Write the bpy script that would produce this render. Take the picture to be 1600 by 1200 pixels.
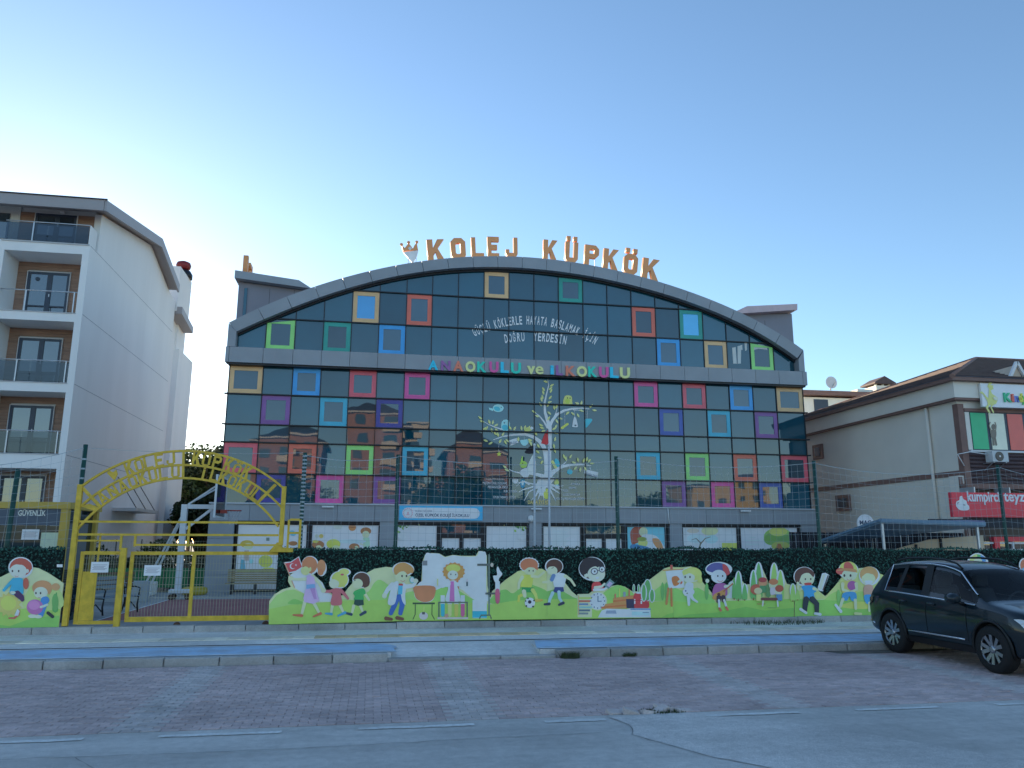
import bpy, bmesh, math, random
from mathutils import Vector, Matrix
R = math.radians
random.seed(11)
sc = bpy.context.scene
for o in list(bpy.data.objects): bpy.data.objects.remove(o, do_unlink=True)
COL = sc.collection

# ------------------------------------------------------------------ camera
EYE = 1.95
FPX, PITCH, YAW, ROLL = 1211.04, 0.20066192, 0.17596592, 0.00278047
_F = Vector((math.sin(YAW)*math.cos(PITCH), math.cos(YAW)*math.cos(PITCH), math.sin(PITCH)))
_r = Vector((math.cos(YAW), -math.sin(YAW), 0)); _u = _r.cross(_F)
_RT = _r*math.cos(ROLL) + _u*math.sin(ROLL); _UP = _u*math.cos(ROLL) - _r*math.sin(ROLL)
cam = bpy.data.objects.new('camera', bpy.data.cameras.new('camera')); COL.objects.link(cam)
cam.data.sensor_width = 36; cam.data.lens = FPX/1600*36
cam.data.clip_start = 0.05; cam.data.clip_end = 3000
m = Matrix((_RT, _UP, -_F)).transposed().to_4x4(); m.translation = (0, 0, EYE); cam.matrix_world = m
sc.camera = cam
def at(u, v, Y):
    "point of the plane y=Y seen at photograph pixel (u,v); used to measure flat fronts"
    d = _F + _RT*((u-800)/FPX) - _UP*((v-600)/FPX); t = Y/d.y
    return (d.x*t, Y, EYE+d.z*t)

# ------------------------------------------------------------------ sky, sun, exposure
SUN_EL, SUN_AZ = 8.5, -24.0  # degrees; azimuth from +Y towards +X
w = bpy.data.worlds.new('World'); sc.world = w; w.use_nodes = True
nt = w.node_tree; nt.nodes.clear()
sky = nt.nodes.new('ShaderNodeTexSky'); sky.sky_type = 'NISHITA'; sky.sun_disc = False
sky.sun_elevation = R(SUN_EL); sky.sun_rotation = R(SUN_AZ); sky.altitude = 0
sky.air_density = 0.9; sky.dust_density = 0.25; sky.ozone_density = 2.3
bg = nt.nodes.new('ShaderNodeBackground'); bg.inputs['Strength'].default_value = 0.15
wo = nt.nodes.new('ShaderNodeOutputWorld')
nt.links.new(sky.outputs[0], bg.inputs[0]); nt.links.new(bg.outputs[0], wo.inputs[0])
sl = bpy.data.lights.new('sun', 'SUN'); sl.energy = 5.0; sl.angle = R(0.55); sl.color = (1.0, .80, .58)
sun = bpy.data.objects.new('sun', sl); COL.objects.link(sun)
_sd = Vector((math.sin(R(SUN_AZ))*math.cos(R(SUN_EL)), math.cos(R(SUN_AZ))*math.cos(R(SUN_EL)), math.sin(R(SUN_EL))))
sun.rotation_euler = _sd.to_track_quat('Z', 'Y').to_euler(); sun.location = (-20, 60, 30)
vs = sc.view_settings
vs.view_transform = 'Standard'; vs.look = 'None'; vs.gamma = 1; vs.use_curve_mapping = False
vs.exposure = 1.22

# ------------------------------------------------------------------ helpers
def lin(c): c /= 255.; return c/12.92 if c <= .04045 else ((c+.055)/1.055)**2.4
def C(r, g, b): return (lin(r), lin(g), lin(b))
def S(r, g, b, k=1.0):
    "albedo of a colour the photograph shows in open shade (a white sheet reads 165,195,225 there)"
    return tuple(min(.88, max(.004, k*a/d)) for a, d in zip(C(r, g, b), (.285, .40, .58)))
MATS = {}
def mat(name, col, rough=.6, var=.10, scale=3., bump=0., bscale=30., metal=0., spec=.5, ior=1.45, island=0., rot=None, stretch=(1,1,1), alpha=1., coat=0.):
    if name in MATS: return MATS[name]
    m = bpy.data.materials.new(name); m.use_nodes = True; n = m.node_tree; L = n.links
    b = n.nodes['Principled BSDF']
    b.inputs['Roughness'].default_value = rough; b.inputs['Metallic'].default_value = metal
    b.inputs['Specular IOR Level'].default_value = spec; b.inputs['IOR'].default_value = ior
    b.inputs['Alpha'].default_value = alpha; b.inputs['Coat Weight'].default_value = coat
    b.inputs['Coat Roughness'].default_value = .03
    tc = n.nodes.new('ShaderNodeTexCoord'); mp = n.nodes.new('ShaderNodeMapping'); mp.inputs['Scale'].default_value = stretch
    gp = n.nodes.new('ShaderNodeNewGeometry'); L.new(gp.outputs['Position'], mp.inputs[0])
    nz = n.nodes.new('ShaderNodeTexNoise'); nz.inputs['Scale'].default_value = scale; nz.inputs['Detail'].default_value = 3; nz.inputs['Roughness'].default_value = .62
    L.new(mp.outputs[0], nz.inputs['Vector'])
    rp = n.nodes.new('ShaderNodeMapRange'); rp.inputs['From Min'].default_value = .25; rp.inputs['From Max'].default_value = .75
    rp.inputs['To Min'].default_value = 1-var; rp.inputs['To Max'].default_value = 1+var
    L.new(nz.outputs['Fac'], rp.inputs['Value'])
    val = rp.outputs[0]
    if island:
        g = n.nodes.new('ShaderNodeNewGeometry'); oi = n.nodes.new('ShaderNodeObjectInfo')
        ad = n.nodes.new('ShaderNodeMath'); ad.operation = 'ADD'; L.new(g.outputs['Random Per Island'], ad.inputs[0]); L.new(oi.outputs['Random'], ad.inputs[1])
        fr = n.nodes.new('ShaderNodeMath'); fr.operation = 'FRACT'; L.new(ad.outputs[0], fr.inputs[0])
        r2 = n.nodes.new('ShaderNodeMapRange'); r2.inputs['To Min'].default_value = 1-island; r2.inputs['To Max'].default_value = 1+island
        L.new(fr.outputs[0], r2.inputs['Value'])
        mu = n.nodes.new('ShaderNodeMath'); mu.operation = 'MULTIPLY'; L.new(val, mu.inputs[0]); L.new(r2.outputs[0], mu.inputs[1]); val = mu.outputs[0]
    mx = n.nodes.new('ShaderNodeVectorMath'); mx.operation = 'SCALE'; mx.inputs[0].default_value = col
    L.new(val, mx.inputs['Scale']); L.new(mx.outputs[0], b.inputs['Base Color'])
    if bump:
        nb = n.nodes.new('ShaderNodeTexNoise'); nb.inputs['Scale'].default_value = bscale; nb.inputs['Detail'].default_value = 2
        L.new(mp.outputs[0], nb.inputs['Vector'])
        bp = n.nodes.new('ShaderNodeBump'); bp.inputs['Strength'].default_value = bump; bp.inputs['Distance'].default_value = .02
        L.new(nb.outputs['Fac'], bp.inputs['Height']); L.new(bp.outputs[0], b.inputs['Normal'])
    MATS[name] = m; return m
def flat(r, g, b):
    "printed colour, given as the photograph shows it in shade"
    c_ = S(r, g, b, .98); c_ = (min(.88, c_[0]*1.14), c_[1], c_[2]*.97); l_ = sum(c_)/3
    return mat('print_%d_%d_%d' % (r, g, b), tuple(x_*.9+l_*.1 for x_ in c_), rough=.5, var=.11, scale=1.7)

def props(o, label=None, cat=None, group=None, kind=None):
    if label: o['label'] = label
    if cat: o['category'] = cat
    if group: o['group'] = group
    if kind: o['kind'] = kind
    return o
def thing(name, label, cat, loc=(0,0,0), group=None):
    o = bpy.data.objects.new(name, None); o.empty_display_size = .2; COL.objects.link(o); o.location = loc
    return props(o, label, cat, group)
def wloc(o):
    v = Vector(o.location)
    while o.parent: o = o.parent; v += Vector(o.location)
    return v

class MB:
    "collects shapes in world coordinates; build() links them as one mesh object"
    def __init__(s): s.v = []; s.f = []; s.mi = []; s.sm = []
    def add(s, vs, fs, mi=0, smooth=False):
        n = len(s.v); s.v += [tuple(p) for p in vs]
        for f in fs: s.f.append([i+n for i in f]); s.mi.append(mi); s.sm.append(smooth)
        return s
    def box(s, x0, x1, y0, y1, z0, z1, mi=0):
        return s.add([(x0,y0,z0),(x1,y0,z0),(x1,y1,z0),(x0,y1,z0),(x0,y0,z1),(x1,y0,z1),(x1,y1,z1),(x0,y1,z1)],
              [(3,2,1,0),(4,5,6,7),(0,1,5,4),(1,2,6,5),(2,3,7,6),(3,0,4,7)], mi)
    def prism(s, pts, lo, hi, axis='y', mi=0):
        "pts 2D: axis y -> (x,z), x -> (y,z), z -> (x,y)"
        n = len(pts)
        P = {'y': lambda p, t: (p[0], t, p[1]), 'x': lambda p, t: (t, p[0], p[1]), 'z': lambda p, t: (p[0], p[1], t)}[axis]
        a = sum(pts[i][0]*pts[(i+1) % n][1]-pts[(i+1) % n][0]*pts[i][1] for i in range(n))
        if (a < 0) != (axis == 'y'): pts = pts[::-1]
        # after this the low side lists outward order
        vs = [P(p, lo) for p in pts]+[P(p, hi) for p in pts]
        fs = [tuple(range(n))[::-1], tuple(range(n, 2*n))]+[(i, (i+1) % n, n+(i+1) % n, n+i) for i in range(n)]
        return s.add(vs, fs, mi)
    def tube(s, pts, r, n=6, mi=0, caps=True, smooth=True):
        pts = [Vector(p) for p in pts]; rs = r if isinstance(r, (list, tuple)) else [r]*len(pts)
        base = len(s.v); up = None
        for i, p in enumerate(pts):
            d = (pts[min(i+1, len(pts)-1)]-pts[max(i-1, 0)]).normalized()
            if up is None: up = Vector((0,0,1)) if abs(d.z) < .9 else Vector((0,1,0))
            a = d.cross(up).normalized(); b = a.cross(d).normalized(); up = b
            for k in range(n):
                t = 2*math.pi*(k+.5)/n
                s.v.append(tuple(p+a*(math.cos(t)*rs[i])+b*(math.sin(t)*rs[i])))
        for i in range(len(pts)-1):
            for k in range(n):
                q = base+i*n; s.f.append([q+k, q+(k+1) % n, q+n+(k+1) % n, q+n+k]); s.mi.append(mi); s.sm.append(smooth and n > 4)
        if caps:
            s.f.append([base+k for k in range(n)][::-1]); s.f.append([base+(len(pts)-1)*n+k for k in range(n)]); s.mi += [mi]*2; s.sm += [False]*2
        return s
    def bar(s, a, b, wx, wz=None, mi=0):
        "square bar between two points"
        wz = wz or wx; a, b = Vector(a), Vector(b); d = (b-a).normalized()
        up = Vector((0,1,0)) if abs(d.y) < .9 else Vector((0,0,1))
        p = d.cross(up).normalized()*wx/2; q = up-d*(up.dot(d)); q = q.normalized()*wz/2
        vs = [a-p-q, a+p-q, a+p+q, a-p+q, b-p-q, b+p-q, b+p+q, b-p+q]
        return s.add(vs, [(0,1,2,3),(7,6,5,4),(0,4,5,1),(1,5,6,2),(2,6,7,3),(3,7,4,0)], mi)
    def lathe(s, c, prof, n=20, axis='z', mi=0, smooth=True, caps=True):
        "prof: list of (radius, along)"
        base = len(s.v)
        for r_, h in prof:
            for k in range(n):
                t = 2*math.pi*k/n; a, b = r_*math.cos(t), r_*math.sin(t)
                s.v.append((c[0]+a, c[1]+b, c[2]+h) if axis == 'z' else ((c[0]+h, c[1]+a, c[2]+b) if axis == 'x' else (c[0]+b, c[1]+h, c[2]+a)))
        for i in range(len(prof)-1):
            for k in range(n):
                q = base+i*n; s.f.append([q+k, q+(k+1) % n, q+n+(k+1) % n, q+n+k]); s.mi.append(mi); s.sm.append(smooth)
        if caps: s.f.append([base+k for k in range(n)][::-1]); s.f.append([base+(len(prof)-1)*n+k for k in range(n)]); s.mi += [mi]*2; s.sm += [False]*2
        return s
    def mesh(s, name, mats, off=Vector((0,0,0))):
        me = bpy.data.meshes.new(name)
        me.from_pydata([tuple(Vector(p)-off) for p in s.v], [], s.f)
        for mm in (mats if isinstance(mats, (list, tuple)) else [mats]): me.materials.append(mm)
        me.polygons.foreach_set('material_index', s.mi); me.polygons.foreach_set('use_smooth', s.sm); me.update()
        return me
    def build(s, name, mats, parent=None, bevel=0., origin=None, fix=False):
        off = wloc(parent) if parent else Vector(origin or (0,0,0))
        me = s.mesh(name, mats, off)
        if fix:
            bm = bmesh.new(); bm.from_mesh(me); bmesh.ops.recalc_face_normals(bm, faces=bm.faces); bm.to_mesh(me); bm.free()
        o = bpy.data.objects.new(name, me); COL.objects.link(o); o.parent = parent
        if not parent: o.location = off
        if bevel:
            bv = o.modifiers.new('bevel', 'BEVEL'); bv.width = bevel; bv.segments = 2; bv.limit_method = 'ANGLE'; bv.angle_limit = R(50)
        return o
def box(name, x0, x1, y0, y1, z0, z1, m_, parent=None, bevel=0.):
    return MB().box(x0, x1, y0, y1, z0, z1).build(name, m_, parent, bevel)
def struct(o, label=None): return props(o, label, None, None, 'structure')
def text_mesh(txt, size=1., offset=0., extrude=.0, name='t'):
    "mesh data of a text in the XY plane, lower left at the origin, and its width"
    cu = bpy.data.curves.new(name, 'FONT'); cu.body = txt; cu.size = size; cu.offset = offset; cu.extrude = extrude; cu.resolution_u = 3
    o = bpy.data.objects.new(name, cu); COL.objects.link(o)
    dg = bpy.context.evaluated_depsgraph_get(); dg.update()
    me = bpy.data.meshes.new_from_object(o.evaluated_get(dg)); bpy.data.objects.remove(o, do_unlink=True)
    xs = [v.co.x for v in me.vertices] or [0]
    return me, min(xs), max(xs)
def place_text(name, txt, x, y, z, h, width, m_, parent, extrude=.01, offset=0., rot=0., axis='y'):
    "upright text facing -Y (or -X); left bottom at x,y,z; capital height h; total width fitted"
    me, a, b = text_mesh(txt, 1., offset, 1.)
    sx = (width/(b-a)) if width else h/.73
    sz = h/.73
    for v in me.vertices:
        px, pz, py = (v.co.x-a)*sx, v.co.y*sz, v.co.z*extrude
        c_, s_ = math.cos(rot), math.sin(rot); qx, qz = px*c_-pz*s_, px*s_+pz*c_
        v.co = (qx, -py, qz) if axis == 'y' else (-py, -qx, qz)
    me.materials.clear(); me.materials.append(m_)
    o = bpy.data.objects.new(name, me); COL.objects.link(o)
    if parent: o.parent = parent; o.location = Vector((x, y, z))-wloc(parent)
    else: o.location = (x, y, z)
    return o
def poly_glyph(loops, name='g', extrude=.05):
    "2D outline loops (holes allowed) -> extruded mesh facing -Y with x right, z up"
    cu = bpy.data.curves.new(name, 'CURVE'); cu.dimensions = '2D'; cu.fill_mode = 'BOTH'; cu.extrude = extrude
    for lp in loops:
        sp = cu.splines.new('POLY'); sp.points.add(len(lp)-1); sp.use_cyclic_u = True
        for p, q in zip(sp.points, lp): p.co = (q[0], q[1], 0, 1)
    o = bpy.data.objects.new(name, cu); COL.objects.link(o)
    dg = bpy.context.evaluated_depsgraph_get(); dg.update()
    me = bpy.data.meshes.new_from_object(o.evaluated_get(dg)); bpy.data.objects.remove(o, do_unlink=True)
    for v in me.vertices: v.co = (v.co.x, -v.co.z, v.co.y)
    return me
def copy_tree(o, parent=None):
    c = o.copy(); COL.objects.link(c); c.parent = parent
    for ch in list(o.children): copy_tree(ch, c)
    return c

# ------------------------------------------------------------------ materials
def ground_mat(name, col, speck=.25, stain=.22, streak=.12, rough=.88, island=0., bump=.35, paint=None):
    "worn outdoor paving: stains, wheel streaks along the street, fine aggregate; paint = worn paint colour over it"
    m = bpy.data.materials.new(name); m.use_nodes = True; n = m.node_tree; L = n.links; b = n.nodes['Principled BSDF']; b.inputs['Roughness'].default_value = rough
    g = n.nodes.new('ShaderNodeNewGeometry')
    def noise(scale, st=(1,1,1), det=5, ro=.6):
        mp = n.nodes.new('ShaderNodeMapping'); mp.inputs['Scale'].default_value = st; L.new(g.outputs['Position'], mp.inputs[0])
        z = n.nodes.new('ShaderNodeTexNoise'); z.inputs['Scale'].default_value = scale; z.inputs['Detail'].default_value = det; z.inputs['Roughness'].default_value = ro; L.new(mp.outputs[0], z.inputs['Vector']); return z.outputs['Fac']
    def rng(sock, lo, hi, a=.3, c=.7):
        r = n.nodes.new('ShaderNodeMapRange'); r.inputs['From Min'].default_value = a; r.inputs['From Max'].default_value = c; r.inputs['To Min'].default_value = lo; r.inputs['To Max'].default_value = hi; L.new(sock, r.inputs['Value']); return r.outputs[0]
    def mul(a, c): q = n.nodes.new('ShaderNodeMath'); q.operation = 'MULTIPLY'; L.new(a, q.inputs[0]); L.new(c, q.inputs[1]); return q.outputs[0]
    v = mul(rng(noise(.45, (1,1,1), 4, .7), 1-stain, 1+stain), rng(noise(1.1, (.12,2.2,1), 3), 1-streak, 1+streak))
    v = mul(v, rng(noise(140, det=1), 1-speck, 1+speck)); v = mul(v, rng(noise(9, det=4, ro=.8), .86, 1.14))
    if island:
        oi = n.nodes.new('ShaderNodeObjectInfo'); ad = n.nodes.new('ShaderNodeMath'); ad.operation = 'ADD'; L.new(g.outputs['Random Per Island'], ad.inputs[0]); L.new(oi.outputs['Random'], ad.inputs[1])
        fr = n.nodes.new('ShaderNodeMath'); fr.operation = 'FRACT'; L.new(ad.outputs[0], fr.inputs[0]); v = mul(v, rng(fr.outputs[0], 1-island, 1+island, 0, 1))
    sc2 = n.nodes.new('ShaderNodeVectorMath'); sc2.operation = 'SCALE'; L.new(v, sc2.inputs['Scale']); sc2.inputs[0].default_value = col
    if paint:
        mx = n.nodes.new('ShaderNodeMix'); mx.data_type = 'RGBA'; L.new(sc2.outputs[0], mx.inputs[6]); mx.inputs[7].default_value = (*paint[0], 1)
        L.new(mul(rng(noise(26, (.7,1.6,1), 4, .8), 0, 1, paint[1], paint[1]+.12), rng(noise(2.2, det=3), .35, 1, .3, .6)), mx.inputs[0]); L.new(mx.outputs[2], b.inputs['Base Color'])
    else: L.new(sc2.outputs[0], b.inputs['Base Color'])
    bp = n.nodes.new('ShaderNodeBump'); bp.inputs['Strength'].default_value = bump; bp.inputs['Distance'].default_value = .01; L.new(noise(160, det=1), bp.inputs['Height']); L.new(bp.outputs[0], b.inputs['Normal'])
    MATS[name] = m; return m
asphalt = ground_mat('asphalt', (.52,.49,.455), .28, .18, .13)
paver_m = ground_mat('paver_red', (.54,.41,.385), .16, .22, .08, island=.13)
paver_grey = ground_mat('paver_grey', (.55,.475,.445), .16, .22, .08, island=.13)
kerb_m = ground_mat('kerb_concrete', (.41,.40,.38), .2, .3, .05, island=.14)
pave_m = ground_mat('pavement_concrete', (.72,.70,.66), .15, .2, .12)
blue_m = ground_mat('lane_blue', (.34,.36,.40), .12, .18, .1, paint=((.43,.62,.80), .2))
white_line = ground_mat('line_white', (.42,.50,.58), .12, .18, .1, paint=((.82,.82,.80), .2))
tact_m = mat('tactile_cream', (.80,.74,.60), .8, .2, 4., .3, 60, island=.15)
tact_y = mat('tactile_ochre', (.74,.57,.34), .8, .2, 4., .3, 60, island=.15)
grey_panel = mat('grey_panel', (.315,.335,.36), .42, .08, 1.2, island=.05)
grey_dark = mat('grey_trim', S(40,48,66,.8), .5, .08)
black_trim = mat('black_trim', (.008,.010,.016), .4, .1)
white_paint = mat('white_paint', (.78,.78,.77), .6, .05, 1.)
white_wall = mat('white_render', (.84,.83,.81), .8, .045, .8, .15, 60, stretch=(1,1,.16))
yellow_m = mat('yellow_paint', (.72,.47,.045), .45, .22, 7.)
green_post = mat('green_paint', (.015,.07,.055), .5, .2, 6.)
steel = mat('galvanised', (.55,.57,.6), .4, .1, 5., metal=.7)
# ------------------------------------------------------------------ ground, road, pavement
def sheet(name, pts, z, m_, kind='structure', label=None, parent=None):
    b = MB().add([(x, y, z) for x, y in pts], [tuple(range(len(pts)))])
    o = b.build(name, m_, parent)
    if not parent: props(o, label, None, None, kind)
    return o
def rect(x0, x1, y0, y1): return [(x0,y0),(x1,y0),(x1,y1),(x0,y1)]
earth = mat('earth', (.24,.22,.18), .95, .3, .6, .3, 20)
sheet('ground', rect(-900,900,-900,900), -.06, earth)
# road with patches, cracks and edge dashes
road = sheet('road', rect(-80,80,-7,9.14), 0, asphalt)
patch_m = ground_mat('asphalt_patch', (.57,.535,.50), .3, .2, .1)
crack_m = mat('crack', (.15,.145,.14), .9, .3)
sheet('repair_patch', [(2.72,9.02),(2.86,8.6),(2.74,8.2),(2.98,7.7),(3.2,7.25),(3.5,6.9),(4.1,6.2),(5.2,4.0),(7.5,4.0),(6.0,6.6),(4.9,8.2),(4.1,8.78),(3.75,9.08)], .004, patch_m, parent=road)
rb = random.Random(5)
def crack(pts, wd):
    b = MB(); L_, R_ = [], []
    fine = []
    for (x0, y0), (x1, y1) in zip(pts, pts[1:]):
        k = max(2, int(math.hypot(x1-x0, y1-y0)/.12))
        for i in range(k): t = i/k; fine.append((x0+(x1-x0)*t+rb.uniform(-.02,.02), y0+(y1-y0)*t+rb.uniform(-.02,.02)))
    fine.append(pts[-1])
    for i, p in enumerate(fine):
        d = Vector(fine[min(i+1, len(fine)-1)])-Vector(fine[max(i-1, 0)]); n_ = Vector((-d.y, d.x)).normalized()*wd*rb.uniform(.3,1)
        L_.append((p[0]+n_.x, p[1]+n_.y, .0085)); R_.append((p[0]-n_.x, p[1]-n_.y, .0085))
    k = len(fine); b.add(L_+R_, [(i, i+1, k+i+1, k+i) for i in range(k-1)])
    return b.build('crack', crack_m, road)
crack([(2.7,9.05),(2.84,8.6),(2.72,8.2),(2.96,7.7),(3.18,7.25),(3.48,6.9),(4.05,6.2)], .005)
crack([(-6,8.3),(-3.2,8.24),(-1.57,8.18),(.02,8.22),(1.4,8.3),(2.6,8.34)], .006)
crack([(-2.6,8.2),(-2.3,7.8),(-2.5,7.4),(-2.2,7.0)], .004)
dash_m = ground_mat('dash_white', (.52,.49,.455), .25, .2, .1, paint=((.80,.79,.76), .38))
for x0, x1 in [(-6.2,-4.6),(-4.0,-2.76),(-2.05,-.84),(-.06,1.18),(1.96,2.66),(3.85,5.01),(5.74,6.84),(7.64,8.8),(9.6,10.8),(11.7,12.9)]:
    pts = []
    for i in range(9): pts.append((x0+(x1-x0)*i/8, 8.86+rb.uniform(-.012,.012)))
    for i in range(8, -1, -1): pts.append((x0+(x1-x0)*i/8, 8.96+rb.uniform(-.012,.012)))
    sheet('edge_dash', pts, .0068, dash_m, parent=road)

# parking bay of concrete block pavers
park = struct(box('parking_area', -60, 60, 9.14, 13.62, -.05, -.02, mat('joint_sand', (.075,.075,.075), .95, .3, 4.)))
BL, BW, GAP = .20, .10, .006
def paver_mesh(m_):
    b = MB(); x, y, c = BL/2-GAP/2, BW/2-GAP/2, .005
    lo = [(-x,-y,-.03),(x,-y,-.03),(x,y,-.03),(-x,y,-.03)]; mid = [(px,py,-.004) for px,py,_ in lo]; hi = [(px*(1-c/x),py*(1-c/y),0) for px,py,_ in lo]
    b.add(lo+mid+hi, [(8,9,10,11)]+[(4+i,4+(i+1)%4,8+(i+1)%4,8+i) for i in range(4)]+[(i,(i+1)%4,4+(i+1)%4,4+i) for i in range(4)])
    return b.mesh('paver', m_)
pm_r, pm_g = paver_mesh(paver_m), paver_mesh(paver_grey)
rest_r, rest_g = MB(), MB()
def is_band(x): return any(abs(x-c) < .27 for c in (-9.7,-6.05,-2.4,1.25,5.08,8.8,12.5))
hole = lambda x, y: ((x-3.3)/.5)**2+((y-9.25)/.13)**2 < 1
nr = 0
for j in range(45):
    y = 9.16+BW*(j+.5)
    if y > 13.60: break
    for i in range(-68, 98):
        x = (i+.5*(j % 2))*BL
        if hole(x, y): continue
        inview = -.395*y-.25 < x < .9*y+.5
        band = is_band(x)
        dz = .004+rb.gauss(0, .0022)+.012*math.sin(x*.7+y*.9)*0; tx, ty, tz = rb.gauss(0,.012), rb.gauss(0,.008), rb.gauss(0,.012)
        if j < 5 and inview and nr < 300:
            o = bpy.data.objects.new('paver', pm_g if band else pm_r); COL.objects.link(o); o.parent = park
            o.location = (x, y, dz); o.rotation_euler = (tx, ty, tz); nr += 1
        elif -9.5 < x < 17:
            M_ = Matrix.Translation((x, y, dz)) @ Matrix.Rotation(tz, 4, 'Z') @ Matrix.Rotation(tx, 4, 'X')
            src = pm_g if band else pm_r; tgt = rest_g if band else rest_r
            tgt.add([M_ @ v.co for v in src.vertices], [tuple(p.vertices) for p in src.polygons])
for b, m_ in ((rest_r, paver_m), (rest_g, paver_grey)):
    props(b.build('paver_field', m_, park), kind='stuff')
sheet('paver_margin', rect(-60,-9.45,9.14,13.6), .002, paver_m, parent=park); sheet('paver_margin', rect(17.05,60,9.14,13.6), .002, paver_m, parent=park)
# broken edge: loose blocks in a dip
for x, y, z, rx, ry, rz in [(2.86,9.2,.03,.35,.1,.3),(3.05,9.17,.045,.1,.3,-.1),(3.26,9.19,.02,-.3,.2,.15),(3.44,9.26,.035,.2,-.25,.5),(3.62,9.3,.025,-.2,.1,-.3),(3.72,9.22,.02,.1,.1,.2),(3.0,9.3,.015,.3,0,.8),(3.5,9.36,.03,.1,.3,.1)]:
    o = bpy.data.objects.new('paver', pm_g); COL.objects.link(o); o.parent = park; o.location = (x, y, z); o.rotation_euler = (rx, ry, rz); o.scale = (.95,1.1,2.2)
grass_m = mat('weed', (.055,.075,.03), .8, .3, 9.)
def tuft(name, x, y, z, rad, n, hh, label):
    b = MB(); rr = random.Random(int(x*100))
    for _ in range(n):
        a, q = rr.uniform(0, 6.28), rad*math.sqrt(rr.random()); px, py = x+math.cos(a)*q, y+math.sin(a)*q*.5; h = hh*rr.uniform(.4,1); dx, dy = rr.gauss(0,.4)*h, rr.gauss(0,.4)*h
        b.add([(px-.006,py,z),(px+.006,py,z),(px+dx*.6+.005,py+dy*.6,z+h*.6),(px+dx,py+dy,z+h)], [(0,1,2,3)])
    return props(b.build(name, grass_m), label, None, None, 'stuff')
tuft('weeds', 3.45, 9.24, -.02, .3, 240, .06, 'low weeds growing in the broken paver edge')
tuft('weeds', 3.42, 13.5, 0, .16, 260, .13, 'weed tuft at the foot of the kerb by the blue lane')
tuft('weeds', 4.5, 13.55, 0, .12, 120, .09, 'small weeds at the kerb foot')
tuft('weeds', 9.3, 17.36, .13, 1.2, 700, .12, 'weeds along the foot of the fence')
dirt_m = mat('dry_soil', (.16,.14,.11), .95, .3, 8., .5, 40)
sheet('soil_strip', [(8.3,13.3),(9,13.2),(10.2,13.25),(10.6,13.4),(10.6,13.6),(8.2,13.6)], .012, dirt_m, parent=park)

# kerb, pavement, cycle lane, tactile strip, plinth
b = MB()
for q in (rect(-60,.4,13.74,14.6), rect(2.95,60,13.74,14.6), rect(-60,60,14.6,17.5)): b.add([(x_, y_, .13) for x_, y_ in q], [(0,1,2,3)])
for x_, xe in ((-60,.4),(2.95,60)): b.add([(x_,13.74,-.02),(xe,13.74,-.02),(xe,13.74,.13),(x_,13.74,.13)], [(0,1,2,3)])
pav = struct(b.build('pavement', pave_m))
kb = struct(box('kerb', -60, 60, 13.62, 13.735, -.02, .05, kerb_m))
rk = random.Random(8)
x = -9.4
while x < 17:
    ln = rk.uniform(.82,.98); drop = .4 < x+ln*.35 and x+ln*.65 < 2.95
    b = MB(); z1 = (.05 if drop else .134)+rk.uniform(-.006,.006); y0 = 13.58+rk.uniform(-.012,.012)
    b.box(x+.008, x+ln-.008, y0, 13.75, -.02, z1)
    o = b.build('kerb_stone', kerb_m, kb, .018); x += ln
# the dropped crossing: pavement slopes to the lowered kerb
b = MB().add([(.4,13.745,.05),(2.95,13.745,.05),(2.95,14.6,.13),(.4,14.6,.13),(.4,13.745,.13),(2.95,13.745,.13)], [(0,1,2,3),(0,3,4),(1,5,2)]); b.build('dropped_crossing', pave_m, pav)
def lane(pts_blue, lines):
    o = sheet('cycle_lane', pts_blue, .137, blue_m)
    for l in lines: sheet('lane_line', l, .141, white_line, parent=o)
arc = [(.42-.62+.62*math.sin(a), 14.33+.62*math.cos(a)) for a in [i*math.pi/2/8 for i in range(9)]]
lane([(-60,13.76),(.5,13.76)]+[(.46,14.2)]+[(p[0]+.1,p[1]) for p in arc[::-1]]+[(-60,14.95)], [rect(-60,.5,13.765,13.85), rect(-60,-.2,14.85,14.945)])
lane([(2.9,13.76),(60,13.76),(60,14.95),(3.1,14.95)], [rect(2.86,60,13.765,13.85), rect(3.1,60,14.85,14.945)])
dark_j = mat('gutter_dark', (.05,.055,.06), .9, .3, 6.)
sheet('lane_joint', rect(-60,60,15.02,15.12), .134, dark_j, parent=pav)
x = -9
while x < 14.5:
    for yy in (15.84, ):
        o = MB().box(x+.003, x+.397, yy, yy+.4, .125, .142+rk.uniform(-.002,.002)).build('tactile_tile', tact_y if -1.3 < x < 3.2 else tact_m, pav)
    x += .4
pl = struct(box('plinth', -60, 60, 17.30, 17.46, .0, .16, kerb_m))
x = -9.5
while x < 17:
    ln = rk.uniform(.9,1.1); zt = .255+rk.uniform(-.012,.012)
    b = MB().box(x+.006, x+ln-.006, 17.27+rk.uniform(-.012,.012), 17.47, .1, zt); b.build('coping_stone', kerb_m, pl, .015); x += ln
# school yard: grey block paving and red court
yard_m = mat('yard_paving', (.36,.36,.35), .85, .2, 1.5, .3, 50)
sheet('yard', rect(-60,60,17.47,31), .10, yard_m)
court_m = mat('court_red', (.38,.15,.14), .8, .16, 1.2, .2, 50)
ct = sheet('court', rect(-6.3,1.5,20.2,27.2), .104, court_m)
for l in (rect(-6.3,1.5,20.2,20.26), rect(-6.3,1.5,27.14,27.2), rect(-6.3,-6.24,20.26,27.14)): sheet('court_line', l, .108, white_line, parent=ct)
sheet('side_ground', rect(-60,60,31,90), -.02, earth)
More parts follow.
